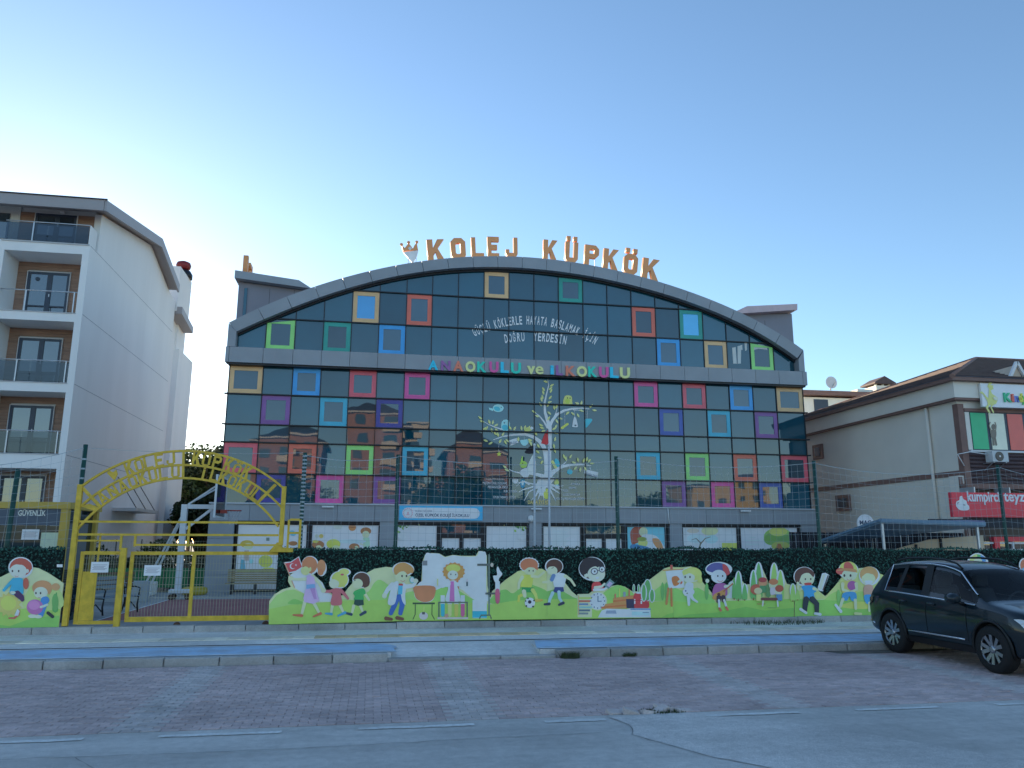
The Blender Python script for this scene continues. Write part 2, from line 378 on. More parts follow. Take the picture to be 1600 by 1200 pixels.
# ------------------------------------------------------------------ school building
def glass_mat(name, tint, ior=2.7, wob=.012):
    m = bpy.data.materials.new(name); m.use_nodes = True; n = m.node_tree; L = n.links; b = n.nodes['Principled BSDF']
    b.inputs['Roughness'].default_value = .015; b.inputs['IOR'].default_value = ior
    tc = n.nodes.new('ShaderNodeTexCoord'); oi = n.nodes.new('ShaderNodeObjectInfo')
    dz = n.nodes.new('ShaderNodeTexNoise'); dz.inputs['Scale'].default_value = .9; dz.inputs['Detail'].default_value = 3; L.new(tc.outputs['Object'], dz.inputs['Vector'])
    mr = n.nodes.new('ShaderNodeMapRange'); mr.inputs['To Min'].default_value = .55; mr.inputs['To Max'].default_value = 1.7; L.new(oi.outputs['Random'], mr.inputs['Value'])
    m2 = n.nodes.new('ShaderNodeMath'); m2.operation = 'MULTIPLY_ADD'; L.new(dz.outputs['Fac'], m2.inputs[0]); m2.inputs[1].default_value = .8; L.new(mr.outputs[0], m2.inputs[2])
    vc = n.nodes.new('ShaderNodeVectorMath'); vc.operation = 'SCALE'; vc.inputs[0].default_value = tint; L.new(m2.outputs[0], vc.inputs['Scale']); L.new(vc.outputs[0], b.inputs['Base Color'])
    ad = n.nodes.new('ShaderNodeVectorMath'); ad.operation = 'ADD'; L.new(tc.outputs['Object'], ad.inputs[0])
    sc_ = n.nodes.new('ShaderNodeVectorMath'); sc_.operation = 'SCALE'; sc_.inputs[0].default_value = (37, 11, 53); L.new(oi.outputs['Random'], sc_.inputs['Scale'])
    L.new(sc_.outputs[0], ad.inputs[1])
    nz = n.nodes.new('ShaderNodeTexNoise'); nz.inputs['Scale'].default_value = 1.1; nz.inputs['Detail'].default_value = 1; L.new(ad.outputs[0], nz.inputs['Vector'])
    bp = n.nodes.new('ShaderNodeBump'); bp.inputs['Strength'].default_value = 1; bp.inputs['Distance'].default_value = wob; L.new(nz.outputs['Fac'], bp.inputs['Height']); L.new(bp.outputs[0], b.inputs['Normal'])
    return m
coated = glass_mat('coated_glass', (.005,.050,.074), 1.70, .0016)
coated_in = glass_mat('coated_glass_film', (.030,.058,.078), 1.7, .0013)
SX = [-5.68,-4.41,-3.29,-2.2,-1.10,-.01,1.08,2.14,3.22,4.30,5.37,6.45,7.52,8.60,9.68,10.77,11.86,12.95,14.04,15.12,16.22,17.32,18.60]
ROWS = [(3.36,4.48),(4.48,5.67),(5.67,6.36),(6.36,7.55),(7.55,8.68)]
UROWS = [(9.36,10.64),(10.64,12.0),(12.0,13.6)]
GY = 31.0
school = thing('school_building', 'glass-fronted school with arched grey top and coloured square window frames', 'building', (6.4,31,0))
_in = [(-5.5,9.94),(-4.13,10.64),(-2.22,11.63),(-.03,12.42),(1.69,12.86),(4.27,13.23),(5.31,13.30),(6.43,13.31),(8.57,13.2),(10.67,12.84),(12.83,12.35),(15.03,11.68),(17.23,10.59),(18.34,9.88)]
_out = [(-5.78,10.29),(-4.3,11.13),(-2.75,11.92),(-1.26,12.47),(.93,13.16),(3.2,13.6),(5.28,13.78),(6.33,13.80),(8.53,13.67),(11.8,13.14),(14.03,12.46),(16.37,11.60),(18.58,10.31)]
def interp(tab, x):
    if x <= tab[0][0]: return tab[0][1]
    for (a, b), (c, d) in zip(tab, tab[1:]):
        if x <= c:
            return b+(d-b)*(x-a)/(c-a)
    return tab[-1][1]
# smooth the measured curves a little
def smooth_tab(tab, deg=6):
    n = len(tab); xs = [p[0] for p in tab]; mx = (xs[0]+xs[-1])/2; hw = (xs[-1]-xs[0])/2
    A = [[((x-mx)/hw)**k for k in range(deg+1)] for x in xs]; AT = list(zip(*A))
    N = [[sum(a*b for a, b in zip(r, c)) for c in AT] for r in AT]; y = [sum(a*p[1] for a, p in zip(r, tab)) for r in AT]
    for i in range(deg+1):
        pv = N[i][i]
        for j in range(i, deg+1): N[i][j] /= pv
        y[i] /= pv
        for k in range(deg+1):
            if k != i:
                f_ = N[k][i]
                for j in range(i, deg+1): N[k][j] -= f_*N[i][j]
                y[k] -= f_*y[i]
    return lambda x: sum(c*((x-mx)/hw)**k for k, c in enumerate(y))
arch_in, arch_out = smooth_tab(_in), smooth_tab(_out)
# core behind the glass and vaulted roof
core = [(-5.6,.05),(18.5,.05),(18.5,9.7)]+[(x_, arch_in(x_)+.12) for x_ in [18.2-i*.6 for i in range(40)]]+[(-5.6,9.7)]
MB().prism(core, 31.12, 46, 'y').build('wall', mat('school_wall', S(78,90,115), .7, .08, .7), school)
rp = [(x_, arch_out(x_)-.012) for x_ in [-5.7+i*.607 for i in range(41)]]
MB().prism(rp+[(p[0], p[1]-.2) for p in rp[::-1]], 31.16, 46.3, 'y').build('roof', mat('roof_metal', (.16,.18,.21), .5, .1), school)
# arch panels
ax = [-5.78+i*(24.36/23) for i in range(24)]
for i in range(23):
    a, b = ax[i]+.008, ax[i+1]-.008; pts = []
    slope = lambda x_: (arch_out(x_+.05)-arch_out(x_-.05))/.1
    n_ = 4
    ii = []
    for k in range(n_+1):
        x_ = a+(b-a)*k/n_
        # joints stand square to the curve
        ii.append((max(-5.46, min(18.3, x_+.45*slope(x_))), ))
    outer = [(a+(b-a)*k/n_, arch_out(a+(b-a)*k/n_)) for k in range(n_+1)]
    inner = [(p[0], arch_in(p[0])) for p in ii]
    if i == 0: inner[0] = (-5.47, arch_in(-5.47))
    MB().prism(outer+inner[::-1], 30.62, 31.18, 'y').build('arch_panel', grey_panel, school)
for x0, x1 in ((-5.78,-5.47),(18.31,18.58)):
    zz = arch_out(x0) if x0 < 0 else arch_out(x1)
    pts = [(x0, 9.345),(x1, 9.345),(x1, arch_in(x1)-.008 if x0 < 0 else zz-.01),(x0, zz-.01 if x0 < 0 else arch_in(x0)-.008)]
    MB().prism(pts, 30.622, 31.18, 'y').build('arch_panel', grey_panel, school)
rib = [(x_, arch_in(x_)+.03) for x_ in [-5.45+i*.594 for i in range(41)]]
MB().prism(rib+[(p[0], p[1]-.13) for p in rib[::-1]], 30.90, 31.10, 'y').build('arch_gasket', black_trim, school)
# band
bxs = [-5.82]+SX[0:1]+SX[1:-1]+[18.45,18.66]
for a, b in zip(bxs, bxs[1:]):
    if b-a < .03: continue
    box('band_panel', a+.007, b-.007, 30.62, 31.1, 8.73, 9.335, grey_panel, school)
box('band_trim', -5.72, 18.6, 30.7, 31.08, 8.655, 8.728, black_trim, school)
# transoms and mullions
for z in (4.48, 5.67, 6.36, 7.55):
    box('transom', -5.80, 18.74, 30.90, 31.06, z-.023, z+.023, black_trim, school)
for z in (10.64, 12.0):
    xs = [x_/50 for x_ in range(-280, 930) if arch_in(x_/50) > z+.02]
    box('transom', max(xs[0],-5.42), min(xs[-1],18.25), 30.93, 31.06, z-.023, z+.023, black_trim, school)
for x_ in SX:
    box('mullion', x_-.016, x_+.016, 30.955, 31.055, 3.36, 8.66, black_trim, school)
    if -5.4 < x_ < 18.2:
        box('mullion', x_-.016, x_+.016, 30.957, 31.057, 9.34, arch_in(x_)+.03, black_trim, school)
# panes
FR = {(0,4):'beige',(2,4):'blue',(4,4):'crimson',(6,4):'magenta',(15,4):'magenta',(17,4):'crimson',(19,4):'blue',(21,4):'beige',
 (1,3):'purple',(3,3):'cyan',(5,3):'navy',(16,3):'royal',(18,3):'cyan',(20,3):'purple',
 (0,1):'crimson',(2,1):'rust',(4,1):'green',(6,1):'cyan',(15,1):'cyan',(17,1):'green',(19,1):'rust',(21,1):'crimson',
 (1,0):'navy',(3,0):'magenta',(5,0):'purple',(16,0):'purple',(18,0):'magenta',(20,0):'royal',
 (1,5):'green',(3,5):'teal',(5,5):'blue',(16,5):'blue',(18,5):'beige',(20,5):'green',
 (4,6):'beige',(6,6):'rust',(15,6):'rust',(17,6):'teal',(9,7):'beige',(12,7):'teal'}
FC = dict(beige=(150,138,108), blue=(10,122,222), crimson=(160,62,92), magenta=(160,52,142), purple=(88,58,140), cyan=(18,138,190), navy=(40,48,140), royal=(34,66,160), rust=(160,76,66), green=(98,196,106), teal=(8,122,130))
solid = {(4,6):(8,100,170),(17,6):(8,120,190)}
rp_ = random.Random(3)
def clip_arch(x0, x1, z0, z1):
    "polygon of the cell below the arch"
    pts = [(x0, z0), (x1, z0)]
    top = [(x1-(x1-x0)*k/6, min(z1, arch_in(x1-(x1-x0)*k/6)-.0)) for k in range(7)]
    top = [p for p in top if p[1] > z0+.01]
    if not top: return None
    return pts+top
for c in range(22):
    for r_ in range(8):
        z0, z1 = (ROWS+UROWS)[r_]; x0, x1 = SX[c], SX[c+1]
        if r_ >= 5: x0 = max(x0, -5.45); x1 = min(x1, 18.29)
        poly = clip_arch(x0, x1, z0, z1) if r_ >= 5 else [(x0,z0),(x1,z0),(x1,z1),(x0,z1)]
        if not poly: continue
        cx, cz = (x0+x1)/2, (z0+z1)/2
        tx, tz = rp_.gauss(0,.0032), rp_.gauss(0,.0032)
        b = MB(); n_ = len(poly)
        fr = [(p[0], GY+tx*(p[0]-cx)+tz*(p[1]-cz), p[1]) for p in poly]; bk = [(p[0], GY+.03, p[1]) for p in poly]
        b.add(fr+bk, [tuple(range(n_)), tuple(range(n_, 2*n_))[::-1]]+[(i, n_+i, n_+(i+1) % n_, (i+1) % n_) for i in range(n_)])
        key = (c, r_); m_ = coated
        if key in FR: m_ = coated_in
        if key in solid: m_ = mat('film_%d' % c, S(*solid[key]), .1, .05, 2., ior=2.)
        pane = b.build('pane', m_, school)
        if key in FR:
            ww = .17; zt = min(z1, min(p[1] for p in poly[2:]))  # top of the frame follows the lowest corner
            c0 = S(*FC[FR[key]], .8); l0 = sum(c0)/3; col = mat('film_'+FR[key], tuple(.88*q0+.12*l0 for q0 in c0), .3, .12, 1.3)
            xo0, xo1, zo0 = x0+.022, x1-.022, z0+.03
            zo1 = (z1-.03) if r_ < 5 else min(z1-.03, arch_in(cx)-.06)
            if r_ == 7: zo1 = arch_in(cx)-.11
            q = MB(); y0, y1 = GY-.018, GY+.004
            def lim(x_, z_): return z_ if r_ < 5 else min(z_, arch_in(x_)-.09)
            wt = ww
            o_ = [(xo0,zo0),(xo1,zo0),(xo1,lim(xo1,zo1)),(xo0,lim(xo0,zo1))]
            if r_ == 5 and c in (1,20):
                xb = xo0+.30 if c == 1 else xo1-.30
                o_ = [(xo0,zo0),(xo1,zo0),(xo1,lim(xo1,zo1)),(xo0,lim(xo0,zo1))]
            i_ = [(xo0+ww,zo0+wt),(xo1-ww,zo0+wt),(xo1-ww,zo1-wt),(xo0+ww,zo1-wt)]
            i_ = [(a, min(b_, (lim(a, 99)-.05))) for a, b_ in i_]
            vs = [(p[0],y0,p[1]) for p in o_+i_]+[(p[0],y1,p[1]) for p in o_+i_]
            fs = []
            for k in range(4):
                k2 = (k+1) % 4
                fs += [(k,k2,4+k2,4+k),(8+k,8+k2,k2,k),(4+k,4+k2,12+k2,12+k)]
            q.add(vs, fs); q.build('window_frame', col, school)
# ground floor: white ledge, fascia, piers, windows, doors
box('ledge', -5.95, 18.72, 30.50, 31.1, 3.305, 3.355, mat('ledge_white', (.55,.57,.6), .5, .05), school)
fx = [-5.9,-4.5,-3.05,-1.3,.1,1.6,3.1,4.7,6.3,7.9,9.3,10.75,12.0,13.6,15.1,16.6,18.66]
for a, b in zip(fx, fx[1:]): box('fascia_panel', a+.006, b-.006, 30.56, 31.1, 2.69, 3.30, grey_panel, school)
GYf = 30.75
def gx(u): return at(u, 835, GYf)[0]
piers = [(-5.93,gx(366)),(gx(593),gx(616)),(gx(826),gx(845)),(gx(1045),gx(1064)),(gx(1250),18.66)]
for a, b in piers:
    for k, (z0, z1) in enumerate([(.1,.72),(.727,1.37),(1.377,2.03),(2.037,2.683)]): box('pier_panel', a, b, 30.60, 31.1, z0, z1, grey_panel, school)
box('soffit_trim', -5.8, 18.6, 30.62, 31.1, 2.60, 2.684, black_trim, school)
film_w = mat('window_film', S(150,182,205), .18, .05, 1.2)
def gwin(u0, u1, m_=film_w, z1=2.6):
    a, b = gx(u0), gx(u1)
    g = MB().box(a, b, 30.74, 30.80, .15, z1).build('shop_window', m_, school)
    fr = MB(); t = .05
    fr.box(a-t, a+.02, 30.70, 30.82, .12, z1-.001).box(b-.02, b+t, 30.70, 30.82, .12, z1-.001).box(a+.02, b-.02, 30.705, 30.82, .12, .2).box(a+.02, b-.02, 30.705, 30.82, z1-.05, z1-.002)
    fr.build('window_frame', black_trim, g); return g
W = {}
for k, (u0, u1) in dict(A=(371,480), B=(487,592), C=(620,683), D=(759,823), E=(848,907), F=(979,1039), G=(1066,1151), H=(1156,1246)).items(): W[k] = gwin(u0, u1)
def door(u0, u1):
    a, b = gx(u0), gx(u1); c = (a+b)/2
    f_ = MB().box(a, a+.14, 30.72, 30.84, .1, 2.6).box(b-.14, b, 30.72, 30.84, .1, 2.6).box(a+.14, b-.14, 30.722, 30.84, 2.08, 2.28).box(c-.08, c+.08, 30.721, 30.84, .1, 2.08)
    d = f_.build('double_door', black_trim, school)
    for p, q in ((a+.14, c-.08), (c+.08, b-.14)): box('pane', p, q, 30.77, 30.80, .15, 2.08, film_w, d)
    box('fanlight', a+.14, b-.14, 30.77, 30.80, 2.28, 2.6, coated, d)
door(685, 757); door(910, 976)
# stair towers behind the arch ends
def quadbox(b, x0, x1, y0, y1, zb, zt_pts, mi=0):
    pass
tw = mat('tower_panel', S(76,88,112), .5, .07, .8)
t = MB().prism([(-5.87,9.5),(-2.0,9.5),(-2.0,12.3),(-5.87,12.62)], 32.6, 38, 'y').build('stair_tower', tw, school)
MB().prism([(-5.99,12.99),(-3.4,12.72),(-2.85,12.38),(-5.99,12.66)], 32.2, 38.4, 'y').build('tower_cap', grey_panel, t)
for xx in (-4.6,-3.6): box('panel_joint', xx-.006, xx+.006, 32.595, 32.61, 10.2, 12.4, black_trim, t)
box('tower_window', -5.62, -5.50, 32.55, 32.62, 10.6, 12.35, coated, t)
t = MB().prism([(15.2,9.4),(19.31,9.4),(19.31,12.62),(15.9,12.4)], 32.6, 38, 'y').build('stair_tower', tw, school)
MB().prism([(16.2,12.42),(16.83,12.73),(19.40,12.99),(19.38,12.70),(16.5,12.36)], 32.2, 38.4, 'y').build('tower_cap', mat('cap_pale', S(122,124,148), .5, .08), t)
for xx in (17.9,): box('panel_joint', xx-.006, xx+.006, 32.595, 32.61, 10.0, 12.2, black_trim, t)
# small wall lamps and alarm
for u in (511, 836, 1162): box('wall_lamp', gx(u)-.22, gx(u)+.22, 30.42, 30.50, 3.2, 3.26, white_paint, school)
MB().lathe((gx(828), 30.56, 2.85), [(.09,0),(.13,-.02),(.13,-.06),(.05,-.09)], 18, 'y').build('alarm_bell', white_paint, school)
MB().tube([(gx(1042),30.54,3.3),(gx(1043.5),30.54,2.69)], .025).build('down_pipe', white_paint, school)
# ------------------------------------------------------------------ flat artwork helper
class Art:
    "flat print: closed shapes laid one over the other on a vertical plane, each a little prouder"
    def __init__(s, Y, x0, y0, sc_, step=.0011):
        s.Y, s.x0, s.y0, s.s, s.step = Y, x0, y0, sc_, step; s.k = 0; s.mb = MB(); s.m = []; s.idx = {}
    def pt(s, p): q = at(s.x0+p[0]/s.s, s.y0+p[1]/s.s, s.Y); return (q[0], s.Y-s.k*s.step, q[2])
    def mi(s, c):
        if c not in s.idx: s.idx[c] = len(s.m); s.m.append(c if not isinstance(c, tuple) else flat(*c))
        return s.idx[c]
    def poly(s, pts, c, smooth=False):
        if smooth:
            n = len(pts); q = []
            for i in range(n):
                p0, p1, p2, p3 = (pts[(i+j-1) % n] for j in range(4))
                for t in (0, .25, .5, .75):
                    q.append(tuple(.5*((2*b)+(-a+c_)*t+(2*a-5*b+4*c_-d)*t*t+(-a+3*b-3*c_+d)*t**3) for a, b, c_, d in zip(p0, p1, p2, p3)))
            pts = q
        s.mb.add([s.pt(p) for p in pts], [tuple(range(len(pts)))], s.mi(c)); s.k += 1; return s
    def ell(s, cx, cy, rx, ry, c, rot=0, n=22):
        a = R(rot); return s.poly([(cx+rx*math.cos(t)*math.cos(a)-ry*math.sin(t)*math.sin(a), cy+rx*math.cos(t)*math.sin(a)+ry*math.sin(t)*math.cos(a)) for t in [2*math.pi*i/n for i in range(n)]], c)
    def limb(s, pts, w_, c):
        ws = w_ if isinstance(w_, (list, tuple)) else [w_]*len(pts)
        if len(ws) != len(pts): ws = [ws[0]+(ws[-1]-ws[0])*i/(len(pts)-1) for i in range(len(pts))]
        P = [Vector(p) for p in pts]; Lf, Rt = [], []
        for i, p in enumerate(P):
            d = (P[min(i+1, len(P)-1)]-P[max(i-1, 0)]).normalized(); n_ = Vector((-d.y, d.x))*ws[i]/2
            Lf.append(p+n_); Rt.append(p-n_)
        def cap(p, d, r):
            a0 = math.atan2(d.y, d.x); return [p+Vector((math.cos(a0+t), math.sin(a0+t)))*r for t in (math.pi/3, 0, -math.pi/3)]
        out = Lf+cap(P[-1], (P[-1]-P[-2]), ws[-1]/2)+Rt[::-1]+cap(P[0], (P[0]-P[1]), ws[0]/2)
        return s.poly([tuple(p) for p in out], c)
    def rect(s, x0, y0, x1, y1, c): return s.poly([(x0,y0),(x1,y0),(x1,y1),(x0,y1)], c)
    def build(s, name, parent=None, label=None):
        o = s.mb.build(name, s.m, parent)
        if label: o['label'] = label
        return o

# ------------------------------------------------------------------ block letters
def oct_(w, c, i=0., h=1.): return [(c,i),(w-c,i),(w-i,c),(w-i,h-c),(w-c,h-i),(c,h-i),(i,h-c),(i,c)]
def glyph(ch, w=.72, t=.24, c=.18):
    ring = lambda: [oct_(w, c), [(t+.05,t),(w-t-.05,t),(w-t,t+.06),(w-t,1-t-.06),(w-t-.05,1-t),(t+.05,1-t),(t,1-t-.06),(t,t+.06)]]
    U_ = [(0,1),(0,c),(c,0),(w-c,0),(w,c),(w,1),(w-t,1),(w-t,t),(t,t),(t,1)]
    dots = [[(.06,1.05),(.06,1.27),(.28,1.27),(.28,1.05)], [(w-.28,1.05),(w-.28,1.27),(w-.06,1.27),(w-.06,1.05)]]
    if ch == 'K': return [[(0,0),(t,0),(t,.30),(t+.10,.45),(w-.27,0),(w,0),(.43*w/.72,.60),(w,1),(w-.28,1),(t,.62),(t,1),(0,1)]]
    if ch == 'O': return ring()
    if ch == 'Ö': return ring()+dots
    if ch == 'L': return [[(0,0),(w,0),(w,t),(t,t),(t,1),(0,1)]]
    if ch == 'E': return [[(0,0),(w,0),(w,t*.9),(t,t*.9),(t,.40),(w-.12,.40),(w-.12,.62),(t,.62),(t,1-t*.9),(w,1-t*.9),(w,1),(0,1)]]
    if ch == 'J': return [[(w-t,1),(w,1),(w,c),(w-c,0),(c,0),(0,c),(0,.40),(t*.9,.40),(t*.9,t),(w-t,t)]]
    if ch == 'U': return [U_]
    if ch == 'Ü': return [U_]+dots
    if ch == 'P': return [[(0,0),(t,0),(t,.36),(w-c,.36),(w,.36+c),(w,1-c),(w-c,1),(0,1)], [(t,.57),(t,.79),(w-t,.79),(w-t,.57)]]
    if ch == 'A': return [[(0,0),(t*.9,0),(t*.9+.05,.2),(w-t*.9-.05,.2),(w-t*.9,0),(w,0),(w*.66,1),(w*.34,1)], [(t+.07,.38),(w-t-.07,.38),(w/2,.74)]]
    if ch == 'N': return [[(0,0),(t*.9,0),(t*.9,.56),(w-t*.9,0),(w,0),(w,1),(w-t*.9,1),(w-t*.9,.44),(t*.9,1),(0,1)]]
    if ch == 'I': return [[(0,0),(t,0),(t,1),(0,1)]]
    if ch == 'İ': return [[(0,0),(t,0),(t,1),(0,1)], [(0,1.06),(0,1.26),(t,1.26),(t,1.06)]]
_gl = {}
def letter(ch, x, y, z, wd, ht, rot, m_, parent, depth=.05, axis='y', wrel=.72):
    "block letter with its lower left at x,z"
    if (ch, wrel) not in _gl: _gl[(ch, wrel)] = poly_glyph(glyph(ch, wrel, .24 if wrel > .7 else .165), 'letter', 1.)
    me = _gl[(ch, wrel)].copy(); gw = wrel if ch not in 'Iİ' else (.24 if wrel > .7 else .165)
    for v in me.vertices:
        px, pz, py = v.co.x*wd/gw, v.co.z*ht, v.co.y*depth
        c_, s_ = math.cos(rot), math.sin(rot); qx, qz = px*c_-pz*s_, px*s_+pz*c_
        v.co = (qx, py, qz) if axis == 'y' else (py, -qx, qz)
    me.materials.clear(); me.materials.append(m_)
    o = bpy.data.objects.new('letter', me); COL.objects.link(o); o.parent = parent; o.location = Vector((x, y, z))-wloc(parent); return o

copper = mat('copper_paint', S(158,108,82), .5, .08, 2.)
RS = thing('roof_sign', 'large copper block letters with a crown standing along the arched roof', 'sign', (6,31.35,13.7))
for ch, u0, u1, vt, vb in [('K',669,697,374,408),('O',705,729,372,404),('L',737,757,371,402.5),('E',762,780.5,370,402),('J',790,809,371,402),('K',848,870.5,375,407.5),('Ü',882,902.5,378,409.5),('P',912,935,383,413.5),('K',941,965,389,421),('Ö',972.5,995,396.5,428),('K',1001.5,1028,404,436.5)]:
    um = (u0+u1)/2; a = at(u0, vb, 31.35); b = at(u1, vb, 31.35); tp = at(um, vt, 31.35)
    xm = (a[0]+b[0])/2; rot = math.atan((arch_out(xm+.2)-arch_out(xm-.2))/.4)*.55
    hgt = tp[2]-a[2]; wd = (b[0]-a[0])*.97
    letter(ch, a[0], 31.35, a[2]-(b[0]-a[0])*math.sin(rot)*.5-.03, wd, hgt, rot, copper, RS, .09)
    L0 = MB()
    for xx in (a[0]+.12, b[0]-.12):
        L0.bar((xx, 31.5, arch_out(xx)-.1), (xx, 31.5, a[2]+.3), .03)
    L0.build('stay', steel, RS)
# crown on a tapered stem
cr = Art(31.35, 620, 360, 5, .02)
c2 = lambda u, v: (at(620+u/5, 360+v/5, 31.35)[0], at(620+u/5, 360+v/5, 31.35)[2])
MB().prism([c2(*p) for p in [(50,172),(168,158),(160,195),(128,250),(118,250)]], 31.30, 31.42).build('crown_stem', mat('stem_grey', S(175,185,195), .5), RS)
crown = [c2(*p) for p in [(48,165),(36,118),(62,142),(72,128),(92,105),(112,128),(124,148),(138,120),(156,100),(165,158)]]
co = MB().prism(crown, 31.27, 31.40).build('crown', copper, RS)
for u, v in ((36,113),(92,97),(156,94)):
    p = c2(u, v); MB().lathe((p[0], 31.27, p[1]), [(.05,0),(.07,.03),(.05,.12)], 10, 'y').build('knob', copper, co)
p = c2(102,146); MB().prism([(p[0],p[1]-.09),(p[0]+.08,p[1]),(p[0],p[1]+.09),(p[0]-.08,p[1])], 31.262, 31.275).build('diamond', white_paint, co)
L0 = MB()
for u in (90,150):
    p = c2(u, 245); L0.bar((p[0],31.4,p[1]-.2),(p[0],31.4,p[1]+.35), .03)
L0.build('stay', steel, RS)
# second sign on the left tower, seen edge-on
TS = thing('tower_sign', 'copper letters seen nearly edge-on atop the left stair tower', 'sign', (-5.3,34,13.4))
for i, ch in enumerate('KOLEJ'):
    letter(ch, -5.80+i*.03, 36.9-i*.9, 12.98, .62, .86, 0, copper, TS, .10, 'x')

# ------------------------------------------------------------------ coloured letters on the band
BS = thing('band_lettering', 'multicoloured letters reading ANAOKULU ve İLKOKULU on the grey band', 'sign', (8,30.6,8.8))
cols = dict(b=(20,140,228), p=(92,66,130), r=(205,88,82), y=(205,175,125), t=(20,145,150), m=(165,60,130))
for ch, c_, u0, u1, vt, vb in [('A','b',669,684.5,563.5,577),('N','p',689,704,564,578),('A','r',708,724,564.5,579),('O','y',727,743,565,580),('K','t',745.5,760,565.5,580.5),('U','m',764.5,779,565.5,581),('L','b',782,795,566,581.5),('U','t',798,814,567,582.5),('v','y',823.5,836,571,583.5),('e','y',836.5,849,571,584),('İ','b',860,865,571.5,585),('L','p',868.5,879,571,585.5),('K','r',884,899,572,586.5),('O','y',901,917,572.5,587.5),('K','t',919,932.5,573,588),('U','m',936,950.5,573.5,589),('L','b',953,966,574,589.5),('U','y',968.5,984,574.5,590)]:
    a = at(u0, vb, 30.6); b = at(u1, vt, 30.6); h = b[2]-a[2]
    if ch in 've': h *= .73/.545
    if ch == 'İ':
        letter('İ', a[0], 30.6, a[2], b[0]-a[0], h*.8, 0, mat('letter_'+c_, S(*cols[c_]), .35, .04), BS, .03); continue
    place_text('letter', ch, a[0], 30.6, a[2], h, b[0]-a[0], mat('letter_'+c_, S(*cols[c_]), .35, .04), BS, .03, .018 if ch == 'e' else .042)
# ------------------------------------------------------------------ slogan on the glass
decal_w = mat('decal_white', S(188,208,222), .5, .04)
SL = thing('slogan_decal', 'white hand-drawn slogan in a shallow arc on the upper glass', 'lettering', (7,30.97,10.9))
def arc_text(txt, base, hpx, xs, wide=.78):
    "letters along a measured baseline; base(u)->v"
    n = len(txt); (ua, ub) = xs
    for i, ch in enumerate(txt):
        if ch == ' ': continue
        u = ua+(ub-ua)*(i+.5)/n; v = base(u); sl = (base(u+2)-base(u-2))/4
        hw = (ub-ua)/n*wide/2
        p = at(u-hw, v-hw*-sl*0, 30.985); q = at(u+hw, v, 30.985); t_ = at(u, v-hpx, 30.985)
        rot = -math.atan(sl)
        wd = (q[0]-p[0])*(.55 if ch in 'Iİ' else 1)
        place_text('letter', ch, p[0]+(0 if ch not in 'Iİ' else wd*.4), 30.985, p[2]-(q[0]-p[0])/2*math.sin(rot), (t_[2]-p[2]), wd, decal_w, SL, .002, .022, rot)
arc_text('GÜÇLÜ KÖKLERLE HAYATA BAŞLAMAK İÇİN', lambda u: 506.5+((u-829)/88.)**2*22+(u-829)*.03, 13.5, (741,930))
arc_text('DOĞRU  YERDESİN', lambda u: 532.5+((u-835)/45.)**2*4+(u-835)*.02, 13.5, (788.5,884.5))

# ------------------------------------------------------------------ tree decal on the glass
TD = thing('tree_decal', 'white tree decal with green leaves, birds and roots on the glass', 'decal', (7.2,30.95,3.5))
W_ = (182,202,222); G_ = (132,178,112); G2 = (150,190,100)
A = Art(30.985, 740, 580, 5.4545, .0006)
for pts, w_ in [([(632,890),(628,800),(622,740),(612,690),(595,640),(560,595),(510,560),(440,538),(340,542),(250,556),(170,584)], [60,52,46,40,36,32,27,22,16,11,5]),
    ([(632,890),(638,800),(645,700),(650,600),(652,500),(648,470),(630,420),(608,350),(605,270),(625,180),(640,120),(632,70)], [64,48,34,32,28,34,30,22,17,11,7,3]),
    ([(648,470),(670,420),(710,370),(770,335),(850,318),(930,315),(990,322)], [26,24,22,19,15,10,4]),
    ([(630,480),(600,430),(560,380),(520,350)], [20,14,9,3]), ([(680,400),(700,360),(715,300)], [10,7,3]),
    ([(632,900),(690,850),(750,815),(830,798),(920,796),(1000,804)], [50,36,24,18,12,5]), ([(720,830),(770,790),(800,755)], [16,10,3]),
    ([(620,905),(540,880),(470,870),(400,868),(340,855),(280,825)], [40,26,18,14,9,3]),
    ([(240,495),(190,480),(130,455),(80,425)], [12,10,7,3]), ([(850,330),(890,332),(930,345)], [8,6,3])]: A.limb(pts, w_, W_)
A.poly([(575,905),(690,905),(660,960),(640,990),(560,985),(540,950)], W_, True)
rr = random.Random(4)
for pts in [[(600,960),(520,965),(450,950),(390,955),(360,985)],[(590,975),(520,1000),(470,1030),(430,1105)],[(560,965),(490,990),(420,1010),(385,1030)],[(610,985),(590,1040),(600,1100)],[(660,970),(720,985),(765,975)],[(650,985),(700,1020),(745,1050)],[(640,990),(670,1050),(700,1105)],[(560,1000),(530,1060),(490,1100)],[(470,960),(430,940),(370,955)],[(700,990),(740,1005),(750,1015)],[(590,1000),(560,1060),(545,1100)]]: A.limb(pts, [24,14,9,5,3][:len(pts)] if len(pts) > 3 else [22,12,4], W_)
A.build('trunk', TD)
A = Art(30.983, 740, 580, 5.4545, .0006)
def leaf(x, y, ln, a, c=G_):
    ca, sa = math.cos(R(a)), math.sin(R(a)); A.poly([(x, y), (x+ln*.45*ca-ln*.22*sa, y+ln*.45*sa+ln*.22*ca), (x+ln*ca, y+ln*sa), (x+ln*.45*ca+ln*.22*sa, y+ln*.45*sa-ln*.22*ca)], c, True)
